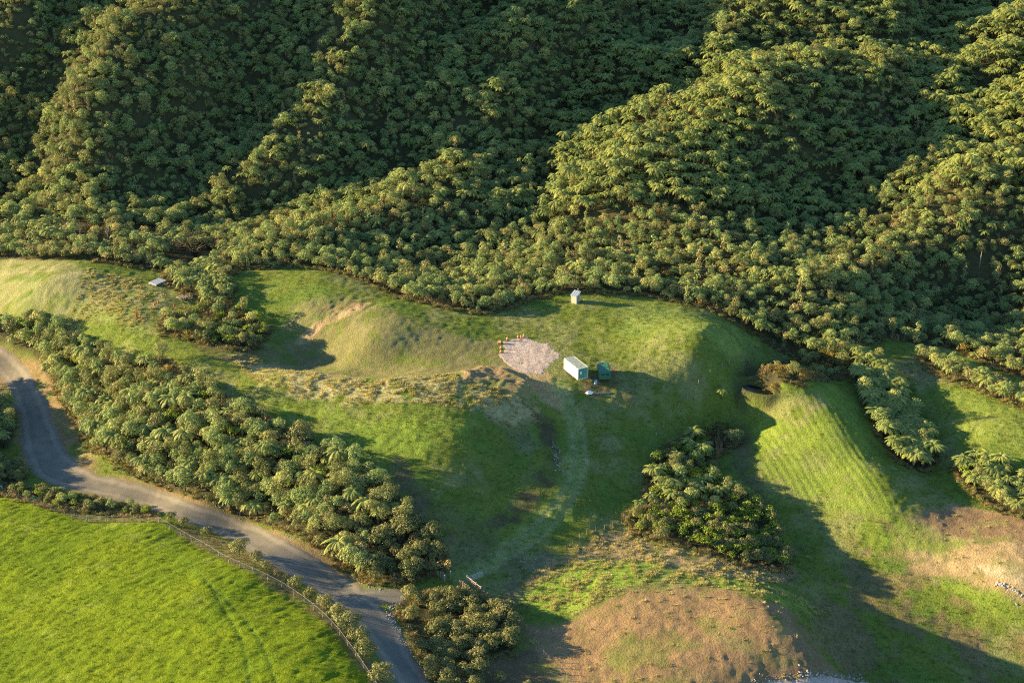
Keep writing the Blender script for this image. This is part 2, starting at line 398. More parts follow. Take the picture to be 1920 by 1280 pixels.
# (polygon, colour, edge softness m, opacity, noise 0..1, lump height m)
G = (0.12, 0.165, 0.03)
LAYERS = [
 ('field', FIELD, (0.118,0.182,0.008), 0.5, 1.0, 0.1),
 ('hilldry', [(-200,480),(0,470),(150,500),(300,535),(300,570),(260,615),(150,600),(60,590),(-200,590)], (0.33,0.30,0.11), 5, 0.5, 1.1),
 ('hilllime', [(90,560),(180,560),(260,590),(270,640),(160,600)], (0.20,0.235,0.022), 4, 0.6, 1.0),
 ('crest', [(430,665),(560,690),(700,712),(870,702),(1000,750),(1015,790),(960,800),(850,760),(700,755),(560,742),(480,712)], (0.40,0.34,0.14), 2.5, 0.75, 1.0),
 ('spurlime', [(420,745),(560,765),(700,785),(830,790),(900,790),(800,850),(740,860),(600,800)], (0.20,0.235,0.022), 4, 0.75, 0.8),
 ('bowl', [(495,620),(550,572),(640,556),(700,575),(800,610),(930,636),(950,690),(850,705),(740,715),(600,712),(510,695)], (0.185,0.155,0.075), 4, 0.62, 0.8),
 ('scarp', [(560,642),(590,606),(640,580),(690,566),(682,580),(640,600),(600,620),(572,645)], (0.36,0.26,0.13), 0.8, 0.95, 0.6),
 ('scarp2', [(600,585),(640,562),(680,566),(650,580)], (0.28,0.20,0.11), 1.5, 0.7, 0.8),
 ('yard', [(880,692),(950,686),(1030,700),(1058,735),(1062,770),(1030,760),(960,720),(890,708)], (0.33,0.245,0.14), 1.5, 0.85, 0.6),
 ('heap', [(845,698),(900,684),(950,690),(1000,716),(1020,742),(985,745),(930,728),(870,714)], (0.235,0.165,0.085), 1.0, 0.85, 0.8),
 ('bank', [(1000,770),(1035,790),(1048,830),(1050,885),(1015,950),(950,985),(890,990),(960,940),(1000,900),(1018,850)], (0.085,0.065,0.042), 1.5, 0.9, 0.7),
 ('bankdry', [(940,800),(990,790),(1010,850),(1000,900),(970,920),(985,860)], (0.17,0.16,0.075), 3, 0.6, 1.0),
 ('valley', [(790,930),(860,960),(920,990),(960,1020),(900,1060),(860,1040)], (0.13,0.115,0.05), 6, 0.5, 0.8),
 ('trackarea', [(960,1030),(1040,1020),(1070,1060),(1000,1090),(960,1140),(920,1120)], (0.15,0.13,0.08), 4, 0.7, 0.8),
 ('side', [(740,850),(800,930),(850,1010),(840,1060),(800,1000),(740,910)], (0.13,0.10,0.065), 2, 0.8, 0.7),
 ('yarddirt', [(1085,735),(1100,700),(1150,685),(1165,712),(1150,735),(1120,742)], (0.15,0.105,0.065), 1.5, 0.85, 0.6),
 ('yarddirt2', [(1150,690),(1175,715),(1195,760),(1170,750)], (0.17,0.13,0.075), 2.5, 0.5, 0.9),
 ('deadgrass', [(1090,1020),(1165,985),(1300,1035),(1480,1068),(1485,1096),(1320,1082),(1200,1058),(1060,1075),(1000,1110),(985,1090),(1040,1045)], (0.31,0.22,0.13), 2.0, 0.85, 0.7),
 ('knolldirt', [(1000,1165),(1080,1150),(1120,1125),(1200,1093),(1340,1102),(1470,1140),(1505,1190),(1540,1300),(1060,1310),(990,1230),(960,1160)], (0.245,0.16,0.085), 4.0, 0.95, 0.5),
 ('knollgreen', [(1130,1220),(1180,1190),(1210,1220),(1180,1260),(1130,1250)], (0.14,0.17,0.03), 3.0, 0.6, 1.0),
 ('knolllime', [(975,1128),(1005,1090),(1060,1062),(1110,1048),(1200,1050),(1330,1082),(1460,1100),(1545,1150),(1480,1142),(1335,1098),(1210,1088),(1120,1128),(1070,1152)], (0.235,0.275,0.02), 1.2, 0.92, 0.6),
 ('flatmix', [(1380,960),(1560,950),(1720,1000),(1930,1200),(1950,1300),(1480,1300),(1500,1150),(1440,1080)], (0.17,0.125,0.075), 6, 0.75, 1.6),
 ('knollfoot', [(1440,1210),(1560,1250),(1700,1300),(1400,1310)], (0.19,0.135,0.08), 4, 0.8, 0.6),
 ('eastsoil', [(1700,975),(1790,945),(1950,965),(1960,1140),(1860,1110),(1760,1080),(1655,1042),(1690,1010)], (0.32,0.23,0.125), 2.5, 0.92, 0.6),
 ('eastbrown', [(1720,965),(1800,950),(1950,970),(1950,1020),(1850,1010),(1760,1000)], (0.19,0.125,0.075), 2.5, 0.8, 0.8),
 ('eastwash', [(1820,1058),(1880,1060),(1950,1085),(1950,1120),(1890,1095)], (0.40,0.33,0.22), 1.2, 0.9, 0.4),
 ('eastlime', [(1600,985),(1690,965),(1812,1015),(1780,1038),(1690,1040),(1640,1020)], (0.19,0.22,0.03), 3, 0.8, 1.0),
 ('eastlime2', [(1760,1085),(1860,1110),(1950,1145),(1950,1190),(1850,1150),(1770,1110)], (0.20,0.225,0.03), 1.5, 0.9, 0.7),
 ('rows', [(1400,785),(1450,745),(1535,710),(1590,740),(1625,830),(1660,920),(1700,960),(1610,962),(1500,935),(1425,890)], (0.19,0.215,0.03), 3, 0.85, 0.7),
 ('rowsdry', [(1440,770),(1520,730),(1560,760),(1500,800)], (0.24,0.20,0.09), 3, 0.5, 1.2),
 ('gullyfloor', [(1370,770),(1400,800),(1420,900),(1450,960),(1400,960),(1375,880)], (0.12,0.10,0.06), 3, 0.8, 0.7),
 ('eastpad', [(1740,700),(1850,730),(1960,790),(1960,880),(1850,840),(1780,800)], (0.20,0.21,0.045), 4, 0.7, 0.8),
 ('eastpad2', [(1660,680),(1720,670),(1790,720),(1720,715)], (0.21,0.18,0.075), 3, 0.6, 1.0),
 ('plot', [(880,1225),(1000,1215),(1050,1300),(880,1320)], (0.13,0.09,0.06), 1.5, 0.9, 0.5),
 ('shoulder', [(-60,650),(40,650),(110,690),(130,740),(150,830),(200,890),(270,895),(400,945),(560,1008),(725,1092),(705,1108),(560,1050),(380,975),(240,945),(120,915),(40,880),(30,780),(-60,720)], (0.22,0.155,0.09), 1.2, 0.9, 0.8),
 ('verge', [(330,975),(420,1010),(560,1095),(650,1170),(730,1290),(700,1290),(600,1160),(470,1075),(330,1000)], (0.16,0.12,0.06), 1.0, 0.7, 0.8),
 ('fencefoot', [(0,905),(160,965),(300,965),(300,978),(160,978),(0,922)], (0.15,0.12,0.07), 1.0, 0.8, 0.8),
 ('terrdry', [(1150,570),(1400,600),(1440,650),(1380,690),(1200,640)], (0.25,0.26,0.07), 6, 0.6, 0.9),
 ('padside', [(1040,690),(1065,690),(1085,730),(1075,760),(1050,730)], (0.21,0.20,0.07), 1.5, 0.7, 1.0),
 ('pondside', [(1375,700),(1420,690),(1460,705),(1470,740),(1440,765),(1395,765),(1375,740)], (0.06,0.055,0.03), 2.0, 0.85, 0.6),  # dark soil tone standing in for shade on the sunlit pond rim
 ('scrubfloor', [(290,600),(330,580),(440,640),(500,660),(470,690),(400,670)], (0.14,0.105,0.06), 2, 0.8, 0.8),
]
LINES = [  # (points, half width m, colour, opacity, depth m)
 (TRACK, 2.0, (0.28,0.275,0.10), 0.72, 0.0),
 ([(395,1098),(425,1150),(455,1205),(470,1290)], 0.28, (0.08,0.13,0.010), 0.85, 0.12),
 ([(380,1080),(440,1140),(490,1205),(520,1290)], 0.28, (0.08,0.13,0.010), 0.85, 0.12),
 ([(300,1010),(340,1045),(395,1098)], 0.2, (0.15,0.22,0.02), 0.5, 0.05),
 ([(1062,730),(1090,790),(1098,850),(1088,910),(1040,985),(975,1035),(905,1075)], 0.5, (0.30,0.27,0.14), 0.45, 0.05),
 ([(1048,730),(1070,790),(1076,850),(1062,915),(1012,975),(950,1025),(885,1070)], 0.5, (0.28,0.255,0.13), 0.4, 0.05),
 ([(945,595),(1010,586),(1062,570),(1075,562)], 0.35, (0.21,0.19,0.08), 0.7, 0.03),
 ([(0,515),(60,508),(150,512),(230,530),(280,555)], 0.5, (0.33,0.28,0.13), 0.6, 0.05),
 ([(560,640),(590,612),(640,590),(690,568)], 0.8, (0.38,0.28,0.15), 0.7, 0.0),
]
road_px = smooth(ROAD_L, 6)
road_w = np.interp(np.arange(len(road_px)) / 6.0, np.arange(len(ROAD_W)), ROAD_W)
road_xy = world_poly(road_px); drive_xy = world_poly(smooth(SPUR_DRIVE, 4)); pad_xy = world_poly(PAD)
def road_sdf(x, y):
    d, h = seg_dist(x, y, [tuple(p) for p in road_xy], list(road_w))
    d2 = sdf_line(x, y, [tuple(p) for p in drive_xy])
    wob = N3(x / 1.3, y / 1.3) * 0.5 + N2(x / 4, y / 4) * 0.6
    a = d - h; b = d2 - 2.3
    return np.minimum(a, b) + wob
def pad_sdf(x, y):
    return sdf_poly(x, y, pad_xy) + N3(x / .9, y / .9) * 1.6 + N2(x / 3, y / 3) * 1.8

# ground sheet
xs = spaced(-400, -118, 122, 400, 0.36); ys = np.concatenate([spaced(20, 162, 300, 300, 0.36)[:-1], spaced(300.2, 300.2, 392, 740, 0.5)])
ys = np.unique(ys)
X, Y = np.meshgrid(xs, ys, indexing='ij')
Z = Zg(X, Y)
inner = (X > -125) & (X < 130) & (Y > 158) & (Y < 400)
alb = np.zeros(X.shape + (3,)); alb[...] = G
mott = fbm(N1, X / 9, Y / 9, 4); m2 = fbm(N2, X / 2.2, Y / 2.2, 3)
def blend(wt, c):
    global alb
    c = tone(c)
    alb = alb * (1 - wt[..., None]) + np.array(c) * wt[..., None]
blend(0.45 * sstep(0.0, 0.5, mott + 0.5 * m2), (0.21, 0.195, 0.055))
blend(0.4 * sstep(0.05, 0.5, -mott + 0.4 * m2), (0.075, 0.14, 0.028))
lump = np.full(X.shape, 1.0)
rowsw = np.zeros(X.shape); fieldw = np.zeros(X.shape); soilw = np.zeros(X.shape)
LP = {}
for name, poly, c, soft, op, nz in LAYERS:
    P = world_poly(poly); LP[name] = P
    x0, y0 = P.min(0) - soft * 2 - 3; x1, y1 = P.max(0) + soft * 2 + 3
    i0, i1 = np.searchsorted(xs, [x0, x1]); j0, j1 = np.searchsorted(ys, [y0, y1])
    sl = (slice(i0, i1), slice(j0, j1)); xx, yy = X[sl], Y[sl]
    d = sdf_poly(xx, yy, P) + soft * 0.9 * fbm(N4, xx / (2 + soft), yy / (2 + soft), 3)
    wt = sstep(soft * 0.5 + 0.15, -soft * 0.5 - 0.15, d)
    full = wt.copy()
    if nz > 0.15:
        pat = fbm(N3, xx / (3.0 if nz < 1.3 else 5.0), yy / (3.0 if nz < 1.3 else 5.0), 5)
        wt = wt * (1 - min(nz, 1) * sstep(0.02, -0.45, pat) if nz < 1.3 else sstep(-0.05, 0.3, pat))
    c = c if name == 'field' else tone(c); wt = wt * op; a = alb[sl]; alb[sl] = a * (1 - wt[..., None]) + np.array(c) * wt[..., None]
    if name == 'field': fieldw[sl] = np.maximum(fieldw[sl], full)
    if name == 'rows': rowsw[sl] = np.maximum(rowsw[sl], full)
    if name in ('knolldirt', 'eastsoil', 'eastwash', 'yard', 'heap', 'shoulder', 'scarp', 'plot', 'knollfoot', 'bowl'): soilw[sl] = np.maximum(soilw[sl], full * (0.5 if name == 'bowl' else 1))
# lighter and darker swathes of the field
fm = fbm(N2, X / 7, Y / 7, 3); fo = fieldw[..., None]
alb = alb * (1 + fo * (0.30 * np.clip(fm, -1, 1))[..., None] * np.array([1.0, 0.55, 0.5]))
blend(fieldw * 0.5 * sstep(0.25, 0.6, fbm(N4, X / 6, Y / 4, 4)), (0.24, 0.24, 0.04))
dig = np.zeros(X.shape)
for pts, hw, c, op, dep in LINES:
    P = world_poly(smooth(pts, 5)); m = (X > P[:, 0].min() - 3) & (X < P[:, 0].max() + 3) & (Y > P[:, 1].min() - 3) & (Y < P[:, 1].max() + 3)
    d = np.full(X.shape, 99.0); d[m] = sdf_line(X[m], Y[m], [tuple(p) for p in P]) + 0.12 * N3(X[m] * 1.3, Y[m] * 1.3)
    wt = sstep(hw * 1.5, hw * 0.5, d) * op * (0.75 + 0.5 * N2(X / 1.5, Y / 1.5)); blend(np.clip(wt, 0, 1), c); dig -= dep * sstep(hw * 1.6, hw * 0.3, d)
# relief of the turf: tufts, mown and grazed rows, clods
def aniso(n, x, y, ang, lw, ll, o=2):
    c, s = math.cos(ang), math.sin(ang); return fbm(n, (x * c + y * s) / ll, (-x * s + y * c) / lw, o)
turf = fbm(N3, X / 1.05, Y / 1.05, 2) * 0.16 + fbm(N2, X / 3.3, Y / 3.3, 2) * 0.16
fld = aniso(N4, X, Y, math.radians(40), 0.8, 1.7) * 0.21 + aniso(N1, X, Y, math.radians(40), 2.2, 9, 1) * 0.08
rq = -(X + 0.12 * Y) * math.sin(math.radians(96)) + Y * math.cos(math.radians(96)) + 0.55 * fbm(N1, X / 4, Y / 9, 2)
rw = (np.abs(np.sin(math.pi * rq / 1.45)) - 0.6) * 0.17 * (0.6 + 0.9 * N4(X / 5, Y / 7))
clod = fbm(N1, X / 0.95, Y / 0.95, 3) * 0.15 + fbm(N2, X / 5, Y / 5, 3) * 0.22
gul = -np.abs(aniso(N2, X, Y, math.radians(70), 1.5, 4, 3)) * 0.45 * sstep(1.0, -1.5, sdf_poly(X, Y, world_poly([(500,605),(560,562),(690,556),(700,580),(640,606),(580,645),(510,650)])))
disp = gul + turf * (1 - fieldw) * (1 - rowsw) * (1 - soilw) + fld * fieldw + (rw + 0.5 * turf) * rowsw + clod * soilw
blend(rowsw * 0.45 * sstep(0.0, -0.07, rw), (0.075, 0.10, 0.035))  # darkened grooves: shade between the rows put into the colour
tuss = np.zeros(X.shape)
for nm in ('crest', 'knolllime', 'deadgrass'):
    tuss = np.maximum(tuss, sstep(1.5, -1.5, sdf_poly(X, Y, LP[nm])))
disp += 0.6 * tuss * (np.maximum(0, fbm(N4, X / 1.7, Y / 1.7, 2)) * 0.75 - 0.1)
tuss = np.maximum(tuss, sstep(1.5, -1.5, sdf_poly(X, Y, LP['hilldry'])))
# spoil heap
hd = sdf_poly(X, Y, LP['heap']); disp += np.clip(-hd, 0, 2.2) * 0.42 * (1 + 0.5 * fbm(N2, X / 2.2, Y / 2.2, 3))
rs = np.full(X.shape, 99.0); rs[inner] = road_sdf(X[inner], Y[inner]); pds = np.full(X.shape, 99.0); pds[inner] = pad_sdf(X[inner], Y[inner])
flat = sstep(0.0, 1.4, np.minimum(rs, pds)); disp = (disp + dig) * flat
disp = np.where(inner, disp, 0)
hs = hill_s(X, Y)
Zd = Z + disp
POND = world_poly(smooth([(1394,724),(1403,711),(1425,708),(1444,715),(1451,729),(1441,743),(1415,748),(1398,740)], 3))
pm_ = (X > POND[:, 0].min() - 6) & (X < POND[:, 0].max() + 6) & (Y > POND[:, 1].min() - 6) & (Y < POND[:, 1].max() + 6)
pond_z = float(np.percentile(Zg(POND[:, 0], POND[:, 1]), 35)) - 0.12
ps_ = sdf_poly(X[pm_], Y[pm_], POND); wp_ = sstep(2.2, 0.2, ps_)
Zd[pm_] = Zd[pm_] * (1 - wp_) + (pond_z + np.clip(ps_, -1.0, 0.6) * 0.8) * wp_
def Zf(x, y):
    i = np.clip(np.searchsorted(xs, x) - 1, 0, len(xs) - 2); j = np.clip(np.searchsorted(ys, y) - 1, 0, len(ys) - 2)
    fx = np.clip((x - xs[i]) / (xs[i + 1] - xs[i]), 0, 1); fy = np.clip((y - ys[j]) / (ys[j + 1] - ys[j]), 0, 1)
    return (Zd[i, j] * (1 - fx) + Zd[i + 1, j] * fx) * (1 - fy) + (Zd[i, j + 1] * (1 - fx) + Zd[i + 1, j + 1] * fx) * fy


# ------------------------------------------------------------------ planting zones (where the stems stand, photo pixels)
ZONES = {
 'bank': [(-60,600),(0,615),(60,600),(110,612),(200,665),(255,690),(300,672),(350,702),(440,760),(560,815),(640,858),(720,905),(780,970),(830,1030),(838,1068),(800,1080),(745,1098),(700,1092),(610,1032),(500,982),(390,942),(300,915),(240,880),(180,845),(140,785),(100,715),(60,660),(0,640),(-60,630)],
 'plot': [(752,1130),(800,1112),(850,1112),(905,1118),(955,1135),(970,1190),(960,1225),(900,1235),(905,1300),(830,1310),(790,1230),(760,1180)],
 'scrub': [(300,602),(340,580),(400,572),(470,590),(505,618),(490,652),(440,655),(380,640),(310,630)],
 'hedge': [(-40,465),(60,468),(150,472),(220,480),(290,492),(330,502),(300,508),(200,492),(100,486),(-40,482)],
 'fernclump': [(310,505),(360,490),(410,505),(440,545),(430,575),(395,580),(350,552),(315,530)],
 'left_back': [(-200,420),(0,425),(200,430),(420,440),(450,480),(400,492),(300,488),(150,470),(-200,460)],
 'flat': [(430,520),(455,505),(560,500),(640,512),(700,535),(760,560),(860,582),(920,588),(1000,560),(1060,548),(1200,552),(1330,580),(1390,612),(1440,640),(1500,668),(1590,672),(1640,640),(1700,624),(1790,655),(1870,690),(1990,740),(2100,700),(2100,400),(1200,400),(400,400),(300,440)],
 'gully': [(1310,812),(1365,800),(1385,830),(1330,870),(1345,900),(1440,960),(1480,1040),(1475,1068),(1400,1060),(1300,1028),(1190,998),(1175,970),(1215,945),(1215,890),(1250,840)],
 'fernstrip': [(1600,665),(1650,690),(1680,730),(1730,800),(1758,860),(1735,885),(1690,870),(1650,820),(1625,760),(1600,715)],
 'fernend': [(1785,880),(1830,862),(1900,880),(1960,930),(1960,975),(1880,960),(1830,930)],
 'eastedge': [(1720,668),(1780,685),(1860,715),(1960,760),(1960,790),(1860,742),(1740,692)],
 'pond_shrubs': [(1425,705),(1450,690),(1500,672),(1580,672),(1600,700),(1560,712),(1500,720),(1455,722)],
 'roadleft': [(-60,760),(20,770),(35,800),(15,840),(-60,850)],
 'roadleft2': [(-60,850),(30,870),(50,895),(20,910),(-60,900)],
 'beyond': [(-420,700),(-75,700),(-75,880),(-420,900)],
 'fencerow': [(-30,905),(60,915),(130,930),(200,940),(280,952),(290,966),(200,962),(120,955),(40,935),(-30,920)],
}
ZW = {k: world_poly(p) for k, p in ZONES.items()}
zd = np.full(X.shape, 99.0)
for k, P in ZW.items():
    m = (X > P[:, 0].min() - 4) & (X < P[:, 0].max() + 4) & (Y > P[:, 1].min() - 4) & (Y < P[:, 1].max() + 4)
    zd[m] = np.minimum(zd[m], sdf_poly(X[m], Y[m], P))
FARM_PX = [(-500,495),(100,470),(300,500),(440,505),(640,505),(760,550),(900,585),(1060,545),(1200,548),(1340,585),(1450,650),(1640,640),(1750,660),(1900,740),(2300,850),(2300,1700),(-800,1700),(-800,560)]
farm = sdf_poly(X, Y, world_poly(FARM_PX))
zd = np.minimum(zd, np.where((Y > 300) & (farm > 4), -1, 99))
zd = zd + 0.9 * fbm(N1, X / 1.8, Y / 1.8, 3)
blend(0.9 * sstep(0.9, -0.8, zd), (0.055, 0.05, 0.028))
alb *= (1 + 0.22 * np.clip(m2, -1, 1))[..., None]
alb = np.clip(alb, 0.004, 0.6)

# ground and hillside: one sheet of terrain, split where the hill begins
k = NT('turf_and_soil'); vc = k.n('ShaderNodeAttribute', attribute_name='tone'); gt = k.n('ShaderNodeNewGeometry')
n1 = k.noise(gt.outputs['Position'], 2.6, 6, 0.7); n2 = k.noise(gt.outputs['Position'], 0.45, 4)
col = k.mix('MULTIPLY', 1.0, vc.outputs['Color'], k.ramp(n1, [(0.28, (0.62, 0.66, 0.6)), (0.5, (1, 1, 1)), (0.75, (1.4, 1.33, 1.3))]))
col = k.mix('MULTIPLY', 0.6, col, k.ramp(n2, [(0.3, (0.8, 0.85, 0.8)), (0.7, (1.2, 1.12, 1.1))]))
M_GROUND = k.done(k.pbr(col, 0.95, n1, 0.3, 0.1))
co = np.stack([X, Y, Zd], -1).reshape(-1, 3); ny = len(ys)
ii = np.arange(len(xs) - 1)[:, None] * ny + np.arange(ny - 1)[None]
F = np.stack([ii, ii + ny, ii + ny + 1, ii + 1], -1).reshape(-1, 4)
isH = (hs[:-1, :-1] > 3).reshape(-1)
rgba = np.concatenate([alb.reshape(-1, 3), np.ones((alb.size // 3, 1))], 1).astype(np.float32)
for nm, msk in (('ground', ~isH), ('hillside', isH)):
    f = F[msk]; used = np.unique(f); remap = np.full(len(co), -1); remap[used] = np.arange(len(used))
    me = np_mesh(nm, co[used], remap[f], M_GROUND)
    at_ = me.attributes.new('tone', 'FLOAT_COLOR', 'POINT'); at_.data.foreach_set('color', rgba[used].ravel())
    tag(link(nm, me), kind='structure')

def patch(name, P, sd, mat, lift=0.03, step=0.3, crown=0.0):
    x0, y0 = P.min(0) - 6; x1, y1 = P.max(0) + 6
    x0, x1 = max(x0, -125), min(x1, 128); y0 = max(y0, 146)
    ax, ay = np.arange(x0, x1, step), np.arange(y0, y1, step); px, py = np.meshgrid(ax, ay, indexing='ij')
    d = sd(px, py); n_ = len(ay)
    zz = Zf(px, py) + lift - sstep(-0.7, 0.1, d) * (lift + 0.05) + crown * fbm(N1, px / 0.8, py / 0.8, 2)
    i = np.arange(len(ax) - 1)[:, None] * n_ + np.arange(n_ - 1)[None]
    keep = (d < 0.25); kf = (keep[:-1, :-1] & keep[1:, :-1] & keep[:-1, 1:] & keep[1:, 1:]).reshape(-1)
    f = np.stack([i, i + n_, i + n_ + 1, i + 1], -1).reshape(-1, 4)[kf]
    used = np.unique(f); rm = np.zeros(px.size, int); rm[used] = np.arange(len(used))
    me = np_mesh(name, np.stack([px, py, zz], -1).reshape(-1, 3)[used], rm[f], mat)
    a_ = me.attributes.new('inset', 'FLOAT', 'POINT'); a_.data.foreach_set('value', np.ascontiguousarray(-d.reshape(-1)[used], np.float32))
    return tag(link(name, me), kind='structure')
k = NT('road_metal'); gt = k.n('ShaderNodeNewGeometry'); n1 = k.noise(gt.outputs['Position'], 6, 6, 0.7); n2 = k.noise(gt.outputs['Position'], 0.35, 5)
col = k.mix('MULTIPLY', 1.0, k.ramp(n2, [(0.3, (0.130, 0.130, 0.108)), (0.55, (0.168, 0.160, 0.130)), (0.75, (0.215, 0.19, 0.145))]), k.ramp(n1, [(0.3, (0.75, 0.75, 0.75)), (0.7, (1.25, 1.25, 1.25))]))
ins = k.n('ShaderNodeAttribute', attribute_name='inset').outputs['Fac']; nw = k.noise(gt.outputs['Position'], 1.1, 3)
edge = k.math('ADD', ins, k.math('MULTIPLY', k.math('SUBTRACT', nw, 0.5), 1.6))
col = k.mix('MIX', k.ramp(edge, [(0.0, (.85, .85, .85)), (0.75, (0, 0, 0))]), col, (0.20, 0.145, 0.09))      # loose soil creeping in from the verge
wh = k.ramp(k.math('MULTIPLY', ins, 0.25), [(0.20, (0.92, 0.92, 0.92)), (0.32, (1.28, 1.25, 1.2)), (0.45, (1.22, 1.2, 1.16)), (0.58, (0.86, 0.86, 0.87)), (0.9, (0.95, 0.95, 0.95))])
col = k.mix('MULTIPLY', 0.85, col, wh)
M_ROAD = k.done(k.pbr(col, 0.9, n1, 0.05, 0.2))
k = NT('crushed_stone'); gt = k.n('ShaderNodeNewGeometry'); n1 = k.noise(gt.outputs['Position'], 2.2, 6, 0.75); n2 = k.noise(gt.outputs['Position'], 0.5, 5)
col = k.mix('MULTIPLY', 1.0, k.ramp(n2, [(0.3, (0.30, 0.255, 0.225)), (0.7, (0.43, 0.37, 0.33))]), k.ramp(n1, [(0.3, (0.6, 0.6, 0.6)), (0.7, (1.35, 1.35, 1.35))]))
M_STONE = k.done(k.pbr(col, 0.9, n1, 0.18, 0.2))
patch('road', np.concatenate([road_xy, drive_xy]), road_sdf, M_ROAD, 0.04, 0.33)
patch('gravel_pad', pad_xy, pad_sdf, M_STONE, 0.05, 0.3, 0.10)
BG = world_poly([(1395,1282),(1440,1274),(1500,1268),(1560,1268),(1620,1275),(1660,1285),(1660,1320),(1395,1320)])
patch('gravel_lot', BG, lambda x, y: sdf_poly(x, y, BG) + 0.6 * N3(x / 1.2, y / 1.2), M_STONE, 0.05, 0.33, 0.06)
# dark patch in the hollow at the head of the gully, built as a pond
k = NT('pond_water'); M_POND = k.done(k.pbr((0.006, 0.010, 0.008), 0.25, k.noise(k.n('ShaderNodeNewGeometry').outputs['Position'], 1.5, 3), 0.02, 0.15))
pp = POND + (POND - POND.mean(0)) * 0.12
me = bpy.data.meshes.new('pond'); me.from_pydata([(a, b, pond_z) for a, b in pp], [], [tuple(range(len(pp)))]); me.materials.append(M_POND)
tag(link('pond', me), kind='structure')

# ------------------------------------------------------------------ plant shapes
def quads_mesh(name, V, mat, per=4, extra=None):
    V = np.asarray(V, np.float32); nq = len(V) // per
    return np_mesh(name, V, np.arange(nq * per).reshape(nq, per), mat, smooth=False)
def fern_crown(name, seed, R=2.3, nfr=17, mat=None):
    r = np.random.default_rng(seed); V = []
    for i in range(nfr):
        az = 2 * math.pi * (i + r.uniform(-.3, .3)) / nfr; L = R * r.uniform(.85, 1.2); e0 = r.uniform(.45, 1.0); e1 = r.uniform(-1.15, -.6)
        old = r.random() < 0.2
        if old: e0 -= .6; e1 -= .3
        ns = 13; P = [np.zeros(3)]; ca, sa = math.cos(az), math.sin(az)
        for s in range(ns):
            e = e0 + (e1 - e0) * (s / (ns - 1)) ** 0.85; d = L * 1.12 / ns
            P.append(P[-1] + d * np.array([math.cos(e) * ca, math.cos(e) * sa, math.sin(e)]))
        side = np.array([-sa, ca, 0.0])
        W = L * r.uniform(.14, .19)
        for s in range(1, ns):
            t = (s + .5) / ns; wd = W * max(0.10, math.sin(math.pi * min(1, t * .83 + .16)) ** .8)
            a, b = P[s], P[s + 1] ; ax = b - a
            for sg in (-1, 1):
                tip = a + ax * .9 + side * sg * wd - np.array([0, 0, wd * r.uniform(.3, .6)])
                V += [a, a + ax * .74, tip + ax * .38, tip - ax * .05]
    V = np.array(V)
    return quads_mesh(name, V, mat or M_FERN)
def trunk_mesh(name, h, r0, r1, lean=0.0, seed=0, mat=None, fork=0):
    b = MB(); rr = random.Random(seed); p = [(lean * (k / 4) ** 2 * h, 0.1 * math.sin(k), -0.4 + (h + 0.4) * k / 4) for k in range(5)]
    b.tube(p, [r0 + (r1 - r0) * k / 4 for k in range(5)], 6)
    for q in range(fork):
        a = rr.uniform(0, 6.28); l = rr.uniform(.5, .9); z0 = h * rr.uniform(.35, .8)
        b.tube([(p[3][0] * z0 / h, 0, z0), (math.cos(a) * l * .6, math.sin(a) * l * .6, z0 + l * .6), (math.cos(a) * l, math.sin(a) * l, z0 + l * 1.3)], [r1 * .8, r1 * .6, r1 * .3], 5)
    return b.mesh(name, mat or M_TRUNK, True)
def leafy(name, seed, blobs, mat, size=0.26, dens=13, jit=0.30, up=0.2, asp=0.6, shell=(0.75, 1.05)):
    """leaves spread through the shell of several lumps"""
    r = np.random.default_rng(seed); allq = []
    for (c, rad) in blobs:
        rad = np.array(rad if hasattr(rad, '__len__') else (rad, rad, rad), float)
        nl = int(dens * 4 * math.pi * (rad[0] * rad[1] + rad[1] * rad[2] + rad[0] * rad[2]) / 3)
        d = r.normal(size=(nl, 3)); d /= np.linalg.norm(d, axis=1)[:, None]
        d = d[d[:, 2] > -0.55]; nl = len(d)
        p = np.array(c) + d * rad * r.uniform(shell[0], shell[1], (nl, 1))
        nrm = d / rad + r.normal(size=(nl, 3)) * jit / rad.mean() + np.array([0, 0, up / rad.mean()]); nrm /= np.linalg.norm(nrm, axis=1)[:, None]
        t = np.cross(nrm, r.normal(size=(nl, 3))); t /= np.linalg.norm(t, axis=1)[:, None] + 1e-9
        bt = np.cross(nrm, t); s = size * r.uniform(.6, 1.3, (nl, 1))
        t = t * s; bt = bt * s * asp
        q = np.stack([p - t * .5 - bt * .2, p - bt * .55 + t * .05, p + t * .55, p + bt * .55 + t * .05], 1)
        allq.append(q.reshape(-1, 3))
    return quads_mesh(name, np.concatenate(allq), mat)
def lumps(seed, R, H, z0, n, rb, flat=0.8):
    """n lumps over a dome of radius R and height H standing at z0"""
    r = np.random.default_rng(seed); out = [((0, 0, z0 + H * .45), (R * .62, R * .62, H * .5))]
    for i in range(n):
        a = i * 2.399 + r.uniform(-.4, .4); q = math.sqrt((i + .6) / n); rr_ = R * q * .82
        z = z0 + H * (0.22 + 0.62 * math.sqrt(max(0, 1 - q * q * .92))) + r.uniform(-.12, .12) * H
        b = rb * r.uniform(.7, 1.25); out.append(((rr_ * math.cos(a), rr_ * math.sin(a), z), (b, b, b * flat)))
    return out
def plumes(seed, R, H, n):
    r = np.random.default_rng(seed); out = []
    for i in range(n):
        a = r.uniform(0, 6.28); q = math.sqrt(r.random()) * R * .8; h = H * r.uniform(.55, 1.0) * (1 - .35 * q / R)
        out.append(((q * math.cos(a), q * math.sin(a), h * .6), (R * .26, R * .26, h * .45)))
    return out
